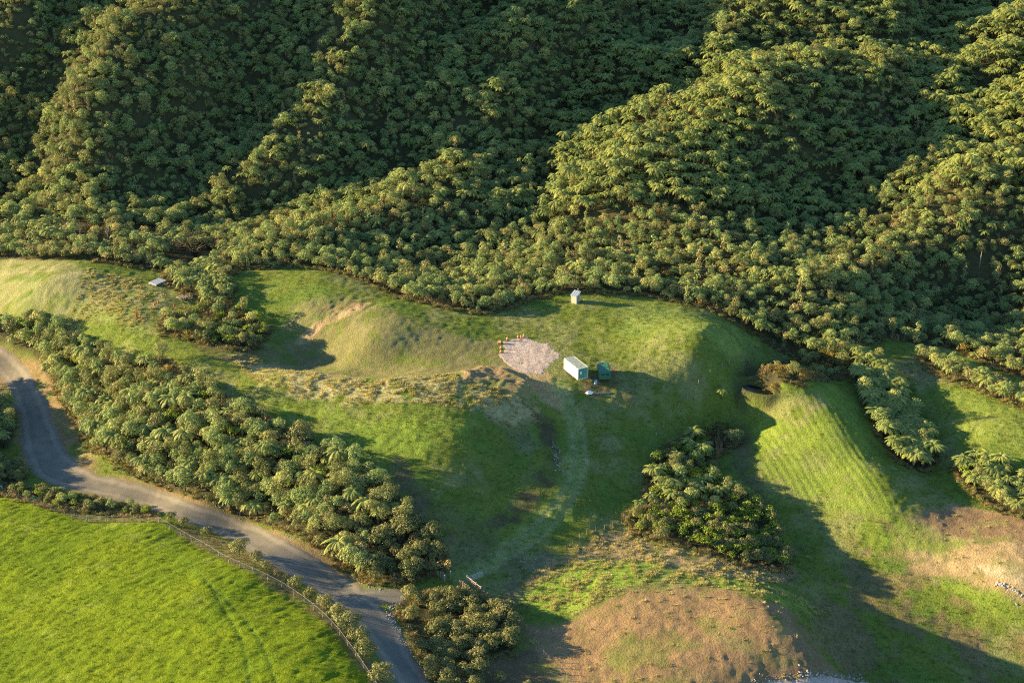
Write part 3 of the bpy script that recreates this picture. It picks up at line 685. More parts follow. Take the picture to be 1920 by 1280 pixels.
def blades(name, seed, nb, L, W, mat, spread=0.6, curve=0.6, base=0.05, seg=3):
    r = np.random.default_rng(seed); V = []
    for i in range(nb):
        az = r.uniform(0, 6.28); ca, sa = math.cos(az), math.sin(az); l = L * r.uniform(.6, 1.15); e = math.pi / 2 - r.uniform(.05, spread)
        p = np.array([ca, sa, 0]) * base * r.random(); side = np.array([-sa, ca, 0]) * W / 2
        for s in range(seg):
            q = p + l / seg * np.array([math.cos(e) * ca, math.cos(e) * sa, math.sin(e)])
            w0 = 1 - (s / seg) ** 1.5 * .9; w1 = 1 - ((s + 1) / seg) ** 1.5 * .9
            V += [p - side * w0, p + side * w0, q + side * w1, q - side * w1]; p = q; e -= curve * r.uniform(.5, 1.3)
    return quads_mesh(name, V, mat)

# each kind: list of variants (crown mesh, trunk mesh or None, footprint radius)
KIND = {}
KIND['fern'] = [(fern_crown('fern_crown', 10 + i, 1.6 + .14 * i, 19 + i), trunk_mesh('fern_trunk', 2.6, .16, .11, 0.03 * i, i), 2.6) for i in range(5)]
KIND['lowfern'] = [(fern_crown('low_fern_crown', 30 + i, 1.45, 15 + i), trunk_mesh('low_fern_trunk', 1.1, .14, .1, 0, i), 1.1) for i in range(3)]
def treevar(mat, seed, R, H, z0, n, rb, **kw):
    return (leafy('tree_crown', seed, lumps(seed, R, H, z0, n, rb), mat, **kw), trunk_mesh('tree_trunk', z0 + H * .5, .13, .06, 0, seed, None, 4), 0.0)
KIND['broad'] = [treevar([M_BROAD, M_BROAD2, M_BROAD3][i % 3], 50 + i, 1.15 + .16 * i, 2.1 + .3 * (i * 5 % 6), .9, 13 + 3 * i, .44 - .03 * (i % 3), size=.125 + .012 * (i % 4), dens=38) for i in range(6)]
KIND['olive'] = [treevar(M_OLIVE, 60 + i, 1.5 + .15 * i, 2.0 + .25 * i, 0.25, 12 + i, .55, size=.19, dens=34) for i in range(4)]
KIND['lime'] = [treevar(M_LIME, 70 + i, 1.15 + .1 * i, 1.5, 1.1, 8 + i, .48, size=.30, dens=10) for i in range(4)]
KIND['pale'] = [treevar(M_PALE, 80 + i, 1.4, 2.2, .8, 11, .55, size=.2, dens=15) for i in range(3)]
KIND['amber'] = [treevar(M_ORANGE, 90 + i, 1.3, 1.6, .4, 11, .5, size=.22, dens=14) for i in range(2)]
KIND['brown'] = [(leafy('manuka_crown', 100 + i, plumes(100 + i, 1.2, 2.6, 12), M_BROWN, size=.2, dens=15, asp=.35, jit=.8), trunk_mesh('manuka_trunk', 1.6, .07, .03, 0, i, None, 5), 0.0) for i in range(4)]
KIND['rust'] = [(leafy('rusty_crown', 110, lumps(110, .6, .9, 0, 6, .3), M_RUST, size=.18, dens=16), None, 0.0)]
KIND['straw'] = [(blades('straw_clump', 120 + i, 60, 1.5, .05, M_STRAW, .7, .5, .35), None, 0.0) for i in range(2)]
KIND['flax'] = [(blades('flax_clump', 125 + i, 55, 2.0, .10, M_FLAX, .9, .5, .2), None, 0.0) for i in range(2)]
KIND['small'] = [(leafy('small_shrub_crown', 130 + i, lumps(130 + i, .75, 1.0, 0.0, 7, .34), M_OLIVE, size=.17, dens=20), None, 0.0) for i in range(3)]
KIND['column'] = [(leafy('column_crown', 140 + i, [((.3 * math.sin(q * 2.1), .3 * math.cos(q * 1.7), .8 + q * .55), (.75 - .05 * q, .75 - .05 * q, .6)) for q in range(9)], M_PALE if i else M_BROAD, size=.24, dens=13), trunk_mesh('column_trunk', 4.0, .14, .05, 0, i), 0.0) for i in range(2)]

def scatter(P, step, jit=0.42, ok=None):
    x0, y0 = P.min(0); x1, y1 = P.max(0); pts = []
    ay = np.arange(y0, y1, step * .87)
    for r_, yv in enumerate(ay):
        for xv in np.arange(x0 + (step / 2 if r_ % 2 else 0), x1, step):
            pts.append((xv + rng.uniform(-jit, jit) * step, yv + rng.uniform(-jit, jit) * step))
    pts = np.array(pts); return pts[sdf_poly(pts[:, 0], pts[:, 1], P) < 0]
# zone: spacing, {kind: weight}, size range
MIX = {
 'bank': (1.9, dict(broad=.56, fern=.15, olive=.14, pale=.05, brown=.06, lime=.04), (.65, 1.4)),
 'plot': (2.0, dict(olive=.72, brown=.16, pale=.06, small=.06), (.75, 1.15)),
 'scrub': (1.9, dict(lime=.3, broad=.22, olive=.2, brown=.14, amber=.08, small=.06), (.75, 1.15)),
 'hedge': (2.3, dict(pale=.35, broad=.4, olive=.15, fern=.1), (.8, 1.1)),
 'fernclump': (2.1, dict(fern=.75, broad=.25), (.75, 1.0)),
 'left_back': (2.6, dict(brown=.35, fern=.3, broad=.25, pale=.1), (.8, 1.2)),
 'flat': (1.9, dict(fern=.15, lowfern=.06, broad=.47, brown=.16, pale=.06, olive=.05, amber=.02, column=.02), (.45, 1.2)),
 'gully': (2.0, dict(lime=.34, broad=.26, fern=.25, olive=.15), (.75, 1.1)),
 'fernstrip': (1.85, dict(fern=.68, lime=.12, broad=.2), (.95, 1.3)),
 'fernend': (1.9, dict(fern=.6, lime=.2, broad=.2), (.75, 1.05)),
 'eastedge': (2.1, dict(fern=.5, broad=.3, pale=.2), (.75, 1.0)),
 'pond_shrubs': (1.9, dict(amber=.4, brown=.35, broad=.25), (.8, 1.05)),
 'roadleft': (2.0, dict(fern=.4, lime=.25, broad=.35), (1.0, 1.5)),
 'beyond': (2.3, dict(broad=.6, fern=.4), (1.0, 1.6)),
 'roadleft2': (1.8, dict(broad=.5, olive=.5), (.6, .9)),
 'fencerow': (1.5, dict(small=.3, olive=.25, broad=.2, brown=.15, lime=.1), (.5, .8)),
}
PL = []      # x, y, z, kind, variant, scale, rot, zone
CLEAR = [(365,480,7.5),(1102,500,3.2),(1612,690,2.0),(1672,300,2.4),(1225,490,2.4),(1310,505,2.2),(440,318,2.2),(1128,470,2.0),(152,452,2.5),(203,455,2.5),(1836,502,2.4),(345,560,4.5),(297,531,4.5),(1079,560,4.0),(833,1068,2.0),(800,1190,1.6),(772,1135,1.6),(800,1165,1.6)]
CLR = [at(u, v) + (r_,) for u, v, r_ in CLEAR]
def put(x, y, kind, scale, zone, var=None, rz=None, dz=0.0):
    for a, b, r_ in CLR:
        if (x - a) ** 2 + ((y - b + .45 * r_) / 1.3) ** 2 < r_ * r_: return
    var = int(rng.integers(len(KIND[kind]))) if var is None else var
    PL.append((float(x), float(y), float(Zf(np.array([x]), np.array([y]))[0]) - 0.05 + dz, kind, var, float(scale), float(rng.uniform(0, 6.28)) if rz is None else rz, zone))
for zn, (step, mix, (s0, s1)) in MIX.items():
    pts = scatter(ZW[zn], step); ks = list(mix); pr = np.array([mix[q] for q in ks]); pr /= pr.sum()
    for (x, y) in pts:
        u, v, _ = project(x, y, Zg(x, y))
        if not (zn == 'beyond' or (-60 < u < 1980 and v < 1330)) or (zn == 'flat' and hill_s(x, y) > 4): continue
        kd = ks[rng.choice(len(ks), p=pr)]; s = rng.uniform(s0, s1)
        if zn == 'bank':
            if u > 690 and v > 985: kd = 'olive' if rng.random() < .75 else 'brown'
            elif u < 330 and u > 215 and v < 745: kd = 'amber' if rng.random() < .3 else kd
            elif 380 < u < 700 and v < 800 + (u - 400) * .3: kd = 'brown' if rng.random() < .4 else kd
        if zn == 'gully':
            if v > 960: kd = 'lime' if rng.random() < .72 else 'olive'; s *= .95
            elif v < 860: kd = 'brown' if rng.random() < .4 else kd
        put(x, y, kd, s, zn)
# the hill forest
hx = []
for r_, yv in enumerate(np.arange(300, 520, 1.58)):
    for xv in np.arange(-235 + (.95 if r_ % 2 else 0), 235, 1.9): hx.append((xv + rng.uniform(-.9, .9), yv + rng.uniform(-.75, .75)))
hx = np.array(hx); hh = hill_s(hx[:, 0], hx[:, 1]); uu, vv_, _ = project(hx[:, 0], hx[:, 1], Zg(hx[:, 0], hx[:, 1]))
ribh = Zg(hx[:, 0], hx[:, 1], add)
FARM = world_poly(FARM_PX); fz_ = sdf_poly(hx[:, 0], hx[:, 1], FARM); inz_ = np.minimum(sdf_poly(hx[:, 0], hx[:, 1], ZW['flat']), np.minimum(sdf_poly(hx[:, 0], hx[:, 1], ZW['left_back']), sdf_poly(hx[:, 0], hx[:, 1], ZW['hedge'])))
for (x, y), h, u, v, rh, fz, inz in zip(hx, hh, uu, vv_, ribh, fz_, inz_):
    if not (-330 < u < 2250 and v > -130): continue
    if h < 4 and not (fz > 3 and inz > 1.2): continue
    pf = 0.05 + 0.24 * float(sstep(350, 1000, u)); q = rng.random(); patchy = float(N2(np.array(x / 11), np.array(y / 11)))
    pa = float(N3(np.array(x / 8 + 40), np.array(y / 8))); big = 1.0
    if (1030 < u < 1400 and 90 < v < 440) or (u > 1740 and v < 450): pf += .28; big = 1.15
    pf = pf * (1 + 1.4 * patchy)
    if pa > .33 and rng.random() < .45: continue                # thin places in the canopy
    if q > pf + .07 and pa < -.22:                              # patches of finer scrub
        put(x, y, 'brown' if rng.random() < .25 else 'broad', rng.uniform(.4, .7), 'hill'); continue
    if q < pf: put(x, y, 'fern', rng.uniform(.65, 1.15) * big, 'hill', dz=rng.choice([rng.uniform(-.3, .8), rng.uniform(.8, 2.8)]))
    elif q < pf + .07: put(x, y, 'lowfern', rng.uniform(.8, 1.2), 'hill')
    elif q < .90: put(x, y, 'broad', rng.choice([rng.uniform(.42, .68), rng.uniform(.6, 1.0), rng.uniform(.9, 1.4)]), 'hill')
    elif q < .915: put(x, y, 'lime', rng.uniform(.6, 1.1), 'hill')
    elif q < .94: put(x, y, 'pale', rng.uniform(.5, 1.05), 'hill')
    elif q < .975: put(x, y, 'brown', rng.uniform(.8, 1.2), 'hill')
    else: put(x, y, 'column', rng.uniform(.7, 1.1), 'hill')
print('plants', len(PL))

# the plants that show largest become things of their own; the rest is the forest
NAMES = {'fern': ('tree_fern', 'tree fern'), 'lowfern': ('tree_fern', 'tree fern'), 'broad': ('broadleaf_tree', 'tree'), 'olive': ('rounded_shrub', 'shrub'), 'lime': ('lime_green_tree', 'small tree'),
         'pale': ('pale_leaved_tree', 'pale tree'), 'amber': ('amber_shrub', 'amber shrub'), 'brown': ('brown_manuka', 'manuka'), 'rust': ('rusty_shrub', 'small shrub'), 'straw': ('dry_grass_clump', 'grass clump'),
         'flax': ('flax_plant', 'flax'), 'small': ('low_shrub', 'low shrub'), 'column': ('column_tree', 'column tree')}
LOOK = {'fern': 'arching-frond tree fern', 'lowfern': 'low tree fern', 'broad': 'lumpy mid-green broadleaf tree', 'olive': 'dense rounded olive shrub', 'lime': 'yellow-green small tree', 'pale': 'pale grey-green leafy tree',
        'amber': 'amber-tinged shrub', 'brown': 'brown feathery manuka', 'rust': 'small rust-red shrub', 'straw': 'pale dry grass clump', 'flax': 'spiky flax plant', 'small': 'low dark olive shrub', 'column': 'slender column-shaped tree'}
def place_name(zn, u, v):
    if zn == 'bank':
        if u < 170: return 'on the bush bank by the road bend at the far left', 'bank at road bend'
        if u < 330: return 'in the bush bank above the brown road shoulder', 'bank above brown shoulder'
        if u < 500: return 'in the middle of the long bush bank beside the road', 'middle of bush bank'
        if u < 670: return 'in the bush bank above the straight sunlit road', 'bank above straight road'
        return 'at the gate end of the long bush bank', 'gate end of bush bank'
    if zn == 'plot': return ('in the shrub plot between road and gate, upper half' if v < 1190 else 'in the shrub plot between road and brown paddock, lower half'), 'shrub plot'
    if zn == 'gully': return ('in the gully bush, shaded upper part' if v < 930 else 'in the gully bush above the dead grass'), 'gully bush'
    return {'scrub': 'in the scrub between left hill and brown bowl', 'hedge': 'in the tree line behind the left hill paddock', 'fernclump': 'in the fern clump beside the two timber stacks',
            'left_back': 'in the brown bush behind the left tree line', 'flat': 'along the forest edge behind the middle paddocks', 'fernstrip': 'in the fern strip between the two right-hand paddocks',
            'fernend': 'in the fern clump at the right edge of the photo', 'eastedge': 'along the upper edge of the far right paddock', 'pond_shrubs': 'beside the dark pond', 'roadleft': 'left of the road at the photo edge',
            'roadleft2': 'in the dark bush below the road bend', 'fencerow': 'in the planted row behind the dark-posted fence'}[zn], zn
NEAR = {z for z in MIX} - {'flat', 'left_back', 'beyond'}
cnt = {}
order = sorted(range(len(PL)), key=lambda i: (0 if PL[i][7] in NEAR else 1, PL[i][1]))
THINGS, REST = [], []
for i in order:
    p = PL[i]; nm = NAMES[p[3]][0]; vz = p[7]
    u, v, _ = project(p[0], p[1], p[2])
    if vz not in ('hill', 'beyond') and cnt.get(nm, 0) < 215 and -20 < u < 1940 and v < 1310: cnt[nm] = cnt.get(nm, 0) + 1; THINGS.append(i)
    else: REST.append(i)
print('things', cnt, 'rest', len(REST))
def plant(kind, var, loc, s, rz, label, group=None):
    crown, trunk, ch = KIND[kind][var]; nm, cat = NAMES[kind]
    if trunk is None:
        o = link(nm, crown, None, loc); o.rotation_euler = (0, 0, rz); o.scale = (s, s, s); return tag(o, label, cat, group)
    e = empty(nm, loc, rz, label, cat, group); e.scale = (s, s, s)
    link('crown', crown, e, (0, 0, ch)); link('trunk', trunk, e); return e
for i in THINGS:
    x, y, z, kd, va, s, rz, zn = PL[i]; u, v, _ = project(x, y, z); where, grp = place_name(zn, float(u), float(v))
    plant(kd, va, (x, y, z), s, rz, LOOK[kd] + ' ' + where, NAMES[kd][1] + 's, ' + grp)

# ------------------------------------------------------------------ masses: one object each, points carrying a shape
def mass(name, shapes, pts, idx, rot, scl, label=None):
    """pts (n,3), idx picks the shape, rot radians about z, scl size"""
    pc = bpy.data.collections.new(name + '_shapes')
    for q, me in enumerate(shapes):
        o = bpy.data.objects.new('shape_%02d' % q, me) ; pc.objects.link(o)
    me = bpy.data.meshes.new(name); me.vertices.add(len(pts)); me.vertices.foreach_set('co', np.ascontiguousarray(pts, np.float32).ravel())
    for an, ty, val in (('pick', 'INT', np.asarray(idx, np.int32)), ('turn', 'FLOAT', np.asarray(rot, np.float32)), ('size', 'FLOAT', np.asarray(scl, np.float32))):
        a = me.attributes.new(an, ty, 'POINT'); a.data.foreach_set('value', val)
    o = link(name, me); tag(o, label, kind='stuff')
    g = bpy.data.node_groups.new(name, 'GeometryNodeTree')
    g.interface.new_socket('Geometry', in_out='INPUT', socket_type='NodeSocketGeometry'); g.interface.new_socket('Geometry', in_out='OUTPUT', socket_type='NodeSocketGeometry')
    N_ = g.nodes; L_ = g.links
    gi = N_.new('NodeGroupInput'); go = N_.new('NodeGroupOutput'); iop = N_.new('GeometryNodeInstanceOnPoints'); ci = N_.new('GeometryNodeCollectionInfo')
    ci.inputs[0].default_value = pc; ci.inputs['Separate Children'].default_value = True; ci.inputs['Reset Children'].default_value = True
    def attr(an, ty):
        q = N_.new('GeometryNodeInputNamedAttribute'); q.data_type = ty; q.inputs[0].default_value = an; return q.outputs[0]
    cmb = N_.new('ShaderNodeCombineXYZ'); L_.new(attr('turn', 'FLOAT'), cmb.inputs[2]); er = N_.new('FunctionNodeEulerToRotation'); L_.new(cmb.outputs[0], er.inputs[0])
    L_.new(gi.outputs[0], iop.inputs['Points']); L_.new(ci.outputs[0], iop.inputs['Instance']); iop.inputs['Pick Instance'].default_value = True
    L_.new(attr('pick', 'INT'), iop.inputs['Instance Index']); L_.new(er.outputs[0], iop.inputs['Rotation']); L_.new(attr('size', 'FLOAT'), iop.inputs['Scale'])
    L_.new(iop.outputs[0], go.inputs[0])
    o.modifiers.new('scatter', 'NODES').node_group = g
    return o
def joined(crown, trunk, ch, name):
    def rd(m):
        v = np.zeros(len(m.vertices) * 3, np.float32); m.vertices.foreach_get('co', v); return v.reshape(-1, 3)
    v = rd(crown) + np.array([0, 0, ch], np.float32); fs = [tuple(p.vertices) for p in crown.polygons]; mi = [0] * len(fs); V = v.tolist()
    if trunk is not None:
        b = len(V); V += rd(trunk).tolist(); tf = [tuple(b + k for k in p.vertices) for p in trunk.polygons]; fs += tf; mi += [1] * len(tf)
    me = bpy.data.meshes.new(name); me.from_pydata(V, [], fs); me.materials.append(crown.materials[0]); me.materials.append(M_TRUNK); me.polygons.foreach_set('material_index', mi); me.update(); return me
shapes = []; where_ = {}
for kd, vs_ in KIND.items():
    for va, (c, t, ch) in enumerate(vs_): where_[(kd, va)] = len(shapes); shapes.append(joined(c, t, ch, kd))
pr_ = [PL[i] for i in REST]
mass('forest', shapes, np.array([p[:3] for p in pr_]), [where_[(p[3], p[4])] for p in pr_], [p[6] for p in pr_], [p[5] for p in pr_])
# turf: short tufts on the paddocks, longer pale tussock on the crests
gsh = [blades('grass_tuft', 200 + i, 16, .30, .035, M_GRASS, 1.0, .5, .38, 2) for i in range(3)]
tsh = [blades('tussock', 210 + i, 36, .42, .06, M_TUSS, 1.0, .7, .36, 2) for i in range(3)]
def lookup(arr, x, y):
    return arr[np.clip(np.searchsorted(xs, x), 0, len(xs) - 1), np.clip(np.searchsorted(ys, y), 0, len(ys) - 1)]
cxy = np.stack([rng.uniform(-105, 112, 230000), rng.uniform(162, 345, 230000)], -1); qx, qy = cxy[:, 0], cxy[:, 1]
u_, v_, d_ = project(qx, qy, Zf(qx, qy)); ok = (u_ > -20) & (u_ < 1940) & (v_ < 1300) & (lookup(rs, qx, qy) > .4) & (lookup(pds, qx, qy) > .4) & (lookup(zd, qx, qy) > .2)
ok &= ~((lookup(farm, qx, qy) > 0) & (qy > 290)); sw = lookup(soilw, qx, qy); tw = lookup(tuss, qx, qy); fw = lookup(fieldw, qx, qy)
tn = fbm(N4, qx / 1.7, qy / 1.7, 2); isT = (ok & (sw < .5) & (tw > .4) & (tn > -0.08) & (rng.random(len(qx)) < .6)) | (ok & (sw > .6) & (rng.random(len(qx)) < .018))
isG = ok & ~isT & (sw < .3) & (rng.random(len(qx)) < np.where(fw > .5, .22, .24) * np.where(lookup(rowsw, qx, qy) > .3, .25, 1))
def sow(name, m, shp, s0, s1):
    x, y = qx[m], qy[m]; nn = len(x)
    mass(name, shp, np.stack([x, y, Zf(x, y) - 0.03], -1), rng.integers(0, len(shp), nn), rng.uniform(0, 6.28, nn), rng.uniform(s0, s1, nn)); print(name, nn)
zq = lookup(zd, qx, qy); isU = (np.abs(zq - .1) < .9) & (u_ > -20) & (u_ < 1940) & (v_ < 1300) & (lookup(rs, qx, qy) > .6) & (rng.random(len(qx)) < .45)
ush = [KIND['straw'][0][0], KIND['straw'][1][0], KIND['small'][0][0], KIND['small'][1][0], blades('fern_litter', 230, 40, 1.0, .07, M_BROWN, 1.1, .6, .4)]
ux, uy = qx[isU], qy[isU]; nu = len(ux); pk = rng.choice(5, nu, p=[.22, .18, .18, .17, .25]); mass('undergrowth', ush, np.stack([ux, uy, Zf(ux, uy) - .05], -1), pk, rng.uniform(0, 6.28, nu), rng.uniform(.35, .85, nu)); print('undergrowth', nu)
sow('grass', isG, gsh, .6, 1.25); sow('tussock_grass', isT, tsh, .5, 1.15)
# ------------------------------------------------------------------ buildings, fences and small things
def gz1(x, y): return float(Zf(np.array([x]), np.array([y]))[0])
def spot(u, v, dz=0.0):
    x, y = at(u, v); return Vector((x, y, gz1(x, y) + dz))
M_TEAL = plain('teal_paint', (0.07, 0.26, 0.22), 0.5, 0.12, 3, 0.004)
M_CREAM = plain('faded_mint_paint', (0.52, 0.58, 0.46), 0.6, 0.10, 2, 0.004)
M_ROOFP = plain('weathered_roof_paint', (0.36, 0.40, 0.33), 0.7, 0.28, 1.6, 0.004)
M_GREENP = plain('green_paint', (0.035, 0.15, 0.09), 0.5, 0.15, 3, 0.004)
M_STEEL = plain('galvanised_steel', (0.40, 0.42, 0.43), 0.6, 0.15, 5, 0.0, 0.1)
M_WIRE = plain('dull_wire', (0.14, 0.14, 0.14), 0.8, 0.1, 5, 0.0, 0.0, 0.1)
M_SHEET = plain('zinc_sheet', (0.38, 0.43, 0.50), 0.5, 0.2, 4, 0.0, 0.3)
M_WOOD = plain('weathered_timber', (0.22, 0.18, 0.145), 0.85, 0.3, 7, 0.01)
M_PALEWOOD = plain('pale_timber', (0.27, 0.235, 0.20), 0.85, 0.2, 7, 0.01)
M_DARKWOOD = plain('dark_post_timber', (0.12, 0.10, 0.085), 0.9, 0.3, 7, 0.01)
M_ORANGEP = plain('orange_plastic', (0.55, 0.17, 0.08), 0.5, 0.1, 4)
M_WHITEP = plain('white_plastic', (0.78, 0.78, 0.75), 0.5, 0.05, 4)
M_TARP = plain('white_tarpaulin', (0.72, 0.76, 0.80), 0.5, 0.08, 3, 0.02)
M_BLUEP = plain('blue_grey_plastic', (0.25, 0.38, 0.50), 0.5, 0.1, 4)
M_GLASS = plain('dark_window_glass', (0.03, 0.04, 0.045), 0.15, 0.2, 2, 0, 0, 0.5)
M_PLY = plain('grey_green_boards', (0.42, 0.42, 0.34), 0.75, 0.15, 5, 0.005)
M_GUARD = plain('translucent_green_plastic', (0.10, 0.55, 0.42), 0.5, 0.1, 4)
M_GUARD2 = plain('lime_plastic', (0.45, 0.60, 0.08), 0.5, 0.1, 4)
M_ROCK = plain('grey_rock', (0.30, 0.29, 0.28), 0.9, 0.35, 2.5, 0.03)
M_SIGN = plain('white_sign', (0.8, 0.8, 0.8), 0.5, 0.03, 4)

def corrugated(b, p0, p1, z0, z1, out, n=26, amp=0.04, m=0):
    """vertical corrugated wall between plan points p0, p1"""
    d = (Vector(p1) - Vector(p0)); o = Vector(out)
    def pt(k): return Vector(p0) + d * (k / (2 * n)) + o * (amp if (k // 2 + (k % 2)) % 2 else 0)
    for k in range(2 * n):
        a, c = pt(k), pt(k + 1); b.face([(a.x, a.y, z0), (c.x, c.y, z0), (c.x, c.y, z1), (a.x, a.y, z1)], m)

# -------- shipping container: length runs away from the gravel drive
a = spot(1083.4, 722); c = spot(1058, 694)
dirv = Vector((c.x - a.x, c.y - a.y)).normalized(); rz = math.atan2(dirv.y, dirv.x)
cen = Vector((a.x, a.y)) + dirv * 3.03 + Vector((dirv.y, -dirv.x)) * 1.22
zb = max(gz1(cen.x + i * dirv.x * 3 + j * dirv.y * 1.2, cen.y + i * dirv.y * 3 - j * dirv.x * 1.2) for i in (-1, 0, 1) for j in (-1, 1)) + 0.02
t = empty('shipping_container', (cen.x, cen.y, zb), rz, 'white-sided shipping container with teal end doors beside the gravel pad', 'shipping container')
b = MB()   # local x: along the length, +x is the far end, doors at -x
corrugated(b, (-2.95, 1.16), (2.95, 1.16), .15, 2.45, (0, .05)); corrugated(b, (-2.95, -1.16), (2.95, -1.16), .15, 2.45, (0, -.05)); corrugated(b, (2.98, -1.1), (2.98, 1.1), .15, 2.45, (.04, 0), 10)
b.box((0, 0, .12), (5.9, 2.3, .12)); b.build('wall', M_CREAM, t)
b = MB(); b.box((0, 0, 2.52), (5.86, 2.30, .05))
for q in range(18): b.box((-2.72 + q * .32, 0, 2.555), (.16, 2.1, .03))
b.build('roof', M_ROOFP, t)
b = MB()
for sx in (-1, 1):
    for sy in (-1, 1): b.box((sx * 2.98, sy * 1.17, 1.3), (.13, .14, 2.56))
for sy in (-1, 1): b.box((0, sy * 1.19, 2.52), (5.83, .08, .12)); b.box((0, sy * 1.19, .09), (5.83, .08, .16))
for z in (.09, 2.52): b.box((-2.98, 0, z), (.1, 2.2, .13)); b.box((2.98, 0, z), (.1, 2.2, .13))
b.build('frame', M_CREAM, t)
for sy in (-1, 1):
    b = MB(); b.box((-2.99, sy * .545, 1.3), (.05, 1.07, 2.28))
    for q in range(3): b.box((-3.03, sy * .545, .62 + q * .68), (.04, .92, .42))
    d = b.build('door', M_TEAL, t)
    b = MB()
    for q in (.28, .80): b.tube([(-3.07, sy * q, .2), (-3.07, sy * q, 2.42)], .022, 6); b.box((-3.08, sy * q, 1.05), (.03, .26, .06))
    b.build('lock_bar', M_STEEL, d)
    if sy > 0: b = MB(); b.box((-3.06, .55, 1.55), (.012, .42, .5)); b.build('notice', M_SIGN, d)

# -------- green site hut
a = spot(1120.5, 718); c = spot(1143.5, 718); wd = (c - a).length
hc = spot(1132.5, 712); t = empty('site_hut', (hc.x, hc.y + 1.2, max(gz1(hc.x, hc.y + q) for q in (-1, 1, 3)) + .05), 0.05, 'dark green portable hut with roof hatch and strip window', 'site hut')
W, L, H = 2.5, 4.6, 2.0; b = MB(); n = 7
prof = [(-W / 2, .25), (-W / 2, H - .3)] + [(-W / 2 + .3 - .3 * math.cos(q * math.pi / 8), H - .3 + .3 * math.sin(q * math.pi / 8)) for q in range(1, 5)]
prof = prof + [(-x, z) for x, z in prof[::-1]]
for (x0, z0), (x1, z1) in zip(prof[:-1], prof[1:]): b.face([(x0, -L / 2, z0), (x1, -L / 2, z1), (x1, L / 2, z1), (x0, L / 2, z0)])
b.face([(x, -L / 2, z) for x, z in prof][::-1]); b.face([(x, L / 2, z) for x, z in prof]); b.box((0, 0, .2), (W * .96, L * .98, .1))
b.build('body', M_GREENP, t)
b = MB(); b.box((-.72, L / 2 - .62, H + .05), (.75, .75, .10)); h_ = b.build('hatch', M_PALEWOOD, t)
b = MB(); b.box((-.72, L / 2 - .62, H + .11), (.55, .55, .02)); b.build('pane', M_GLASS, h_)
b = MB(); b.tube([(.1, 0.1, H), (.1, .1, H + .3)], .1, 8); b.tube([(.1, 0.1, H + .3), (.1, .1, H + .38)], .17, 8); b.build('roof_vent', M_GREENP, t)
for sx in (-1, 1):
    b = MB(); b.box((sx * .55, -L / 2 - .02, 1.32), (.92, .04, .42)); w_ = b.build('window', M_GLASS, t)
    b = MB()
    for z in (1.09, 1.55): b.box((sx * .55, -L / 2 - .03, z), (1.0, .06, .05))
    for x in (-.48, .48): b.box((sx * .55 + x, -L / 2 - .03, 1.32), (.05, .06, .42))
    b.build('frame', M_TEAL, w_)
b = MB()
for z in (.45, .62, .79): b.box((0, -L / 2 - .015, z), (2.1, .03, .05))
b.build('side_rib', M_GREENP, t)
for sx in (-1, 1):
    for sy in (-1.4, 1.4):
        b = MB(); b.tube([(sx * 1.05, sy, .28), (sx * 1.22, sy, .28)], .28, 12); b.build('wheel', M_GLASS, t)
# drum beside the hut, tarpaulin bundle, timber lengths
p = spot(1117, 719); b = MB(); b.tube([(0, 0, 0), (0, 0, .05), (0, 0, .42), (0, 0, .46), (0, 0, .85), (0, 0, .9)], [.3, .33, .31, .33, .31, .26], 14); o = b.build('plastic_drum', M_BLUEP, None, True, p); tag(o, 'blue-grey plastic drum standing at the corner of the green hut', 'drum')
p = spot(1105, 737, -.02); me = leafy('tarpaulin_bundle', 5, [((0, 0, .2), (.7, .4, .3))], M_TARP, 0.1, 1)
b = MB(); n = 14; ring = []
for j in range(6):
    for i in range(n):
        q = 2 * math.pi * i / n; e = j / 5 * math.pi / 2; wob = 1 + .16 * math.sin(3 * q + j) + .1 * math.sin(5 * q - 2 * j)
        ring.append((.85 * math.cos(e) * math.cos(q) * wob, .5 * math.cos(e) * math.sin(q) * wob, .5 * math.sin(e) * (1 + .2 * math.sin(2 * q))))
b.v = ring; b.f = [(j * n + i, j * n + (i + 1) % n, (j + 1) * n + (i + 1) % n, (j + 1) * n + i) for j in range(5) for i in range(n)]; b.m = [0] * len(b.f)
tag(b.build('tarpaulin_bundle', M_TARP, None, True, p), 'crumpled white tarpaulin bundle on the dirt in front of the container', 'tarpaulin')
p0, p1 = spot(1112, 738, .08), spot(1148, 736, .08); b = MB(); b.tube([p0, (p0 + p1) / 2, p1], [.1, .13, .09], 8); b.tube([p0 + Vector((.6, .25, 0)), p1 + Vector((-.5, .3, 0))], .07, 8)
tag(b.build('log', M_PALEWOOD), 'pale split logs lying in line in front of the green hut', 'log')

# -------- outhouse at the forest edge
p = spot(1079, 566); t = empty('outhouse', p + Vector((0, 0, -.05)), math.radians(-32), 'small pale wooden outhouse with sloping roof on the grass at forest edge', 'outhouse')
w2, d2, h0, h1 = .75, .85, 2.0, 2.5; b = MB()
P8 = [(-w2, -d2, 0), (w2, -d2, 0), (w2, d2, 0), (-w2, d2, 0), (-w2, -d2, h0), (w2, -d2, h0), (w2, d2, h1), (-w2, d2, h1)]
for q in ((0, 1, 5, 4), (1, 2, 6, 5), (2, 3, 7, 6), (3, 0, 4, 7), (4, 5, 6, 7)): b.face([P8[i] for i in q])
for q in range(5): b.box((-w2 - .012, -d2 + .2 + q * .33, h0 / 2), (.025, .06, h0 * .98)); b.box((-w2 + .15 + q * .3, -d2 - .012, h0 / 2), (.05, .025, h0 * .96))
b.build('wall', M_PLY, t)
b = MB(); sl = (h1 - h0) / (2 * d2)
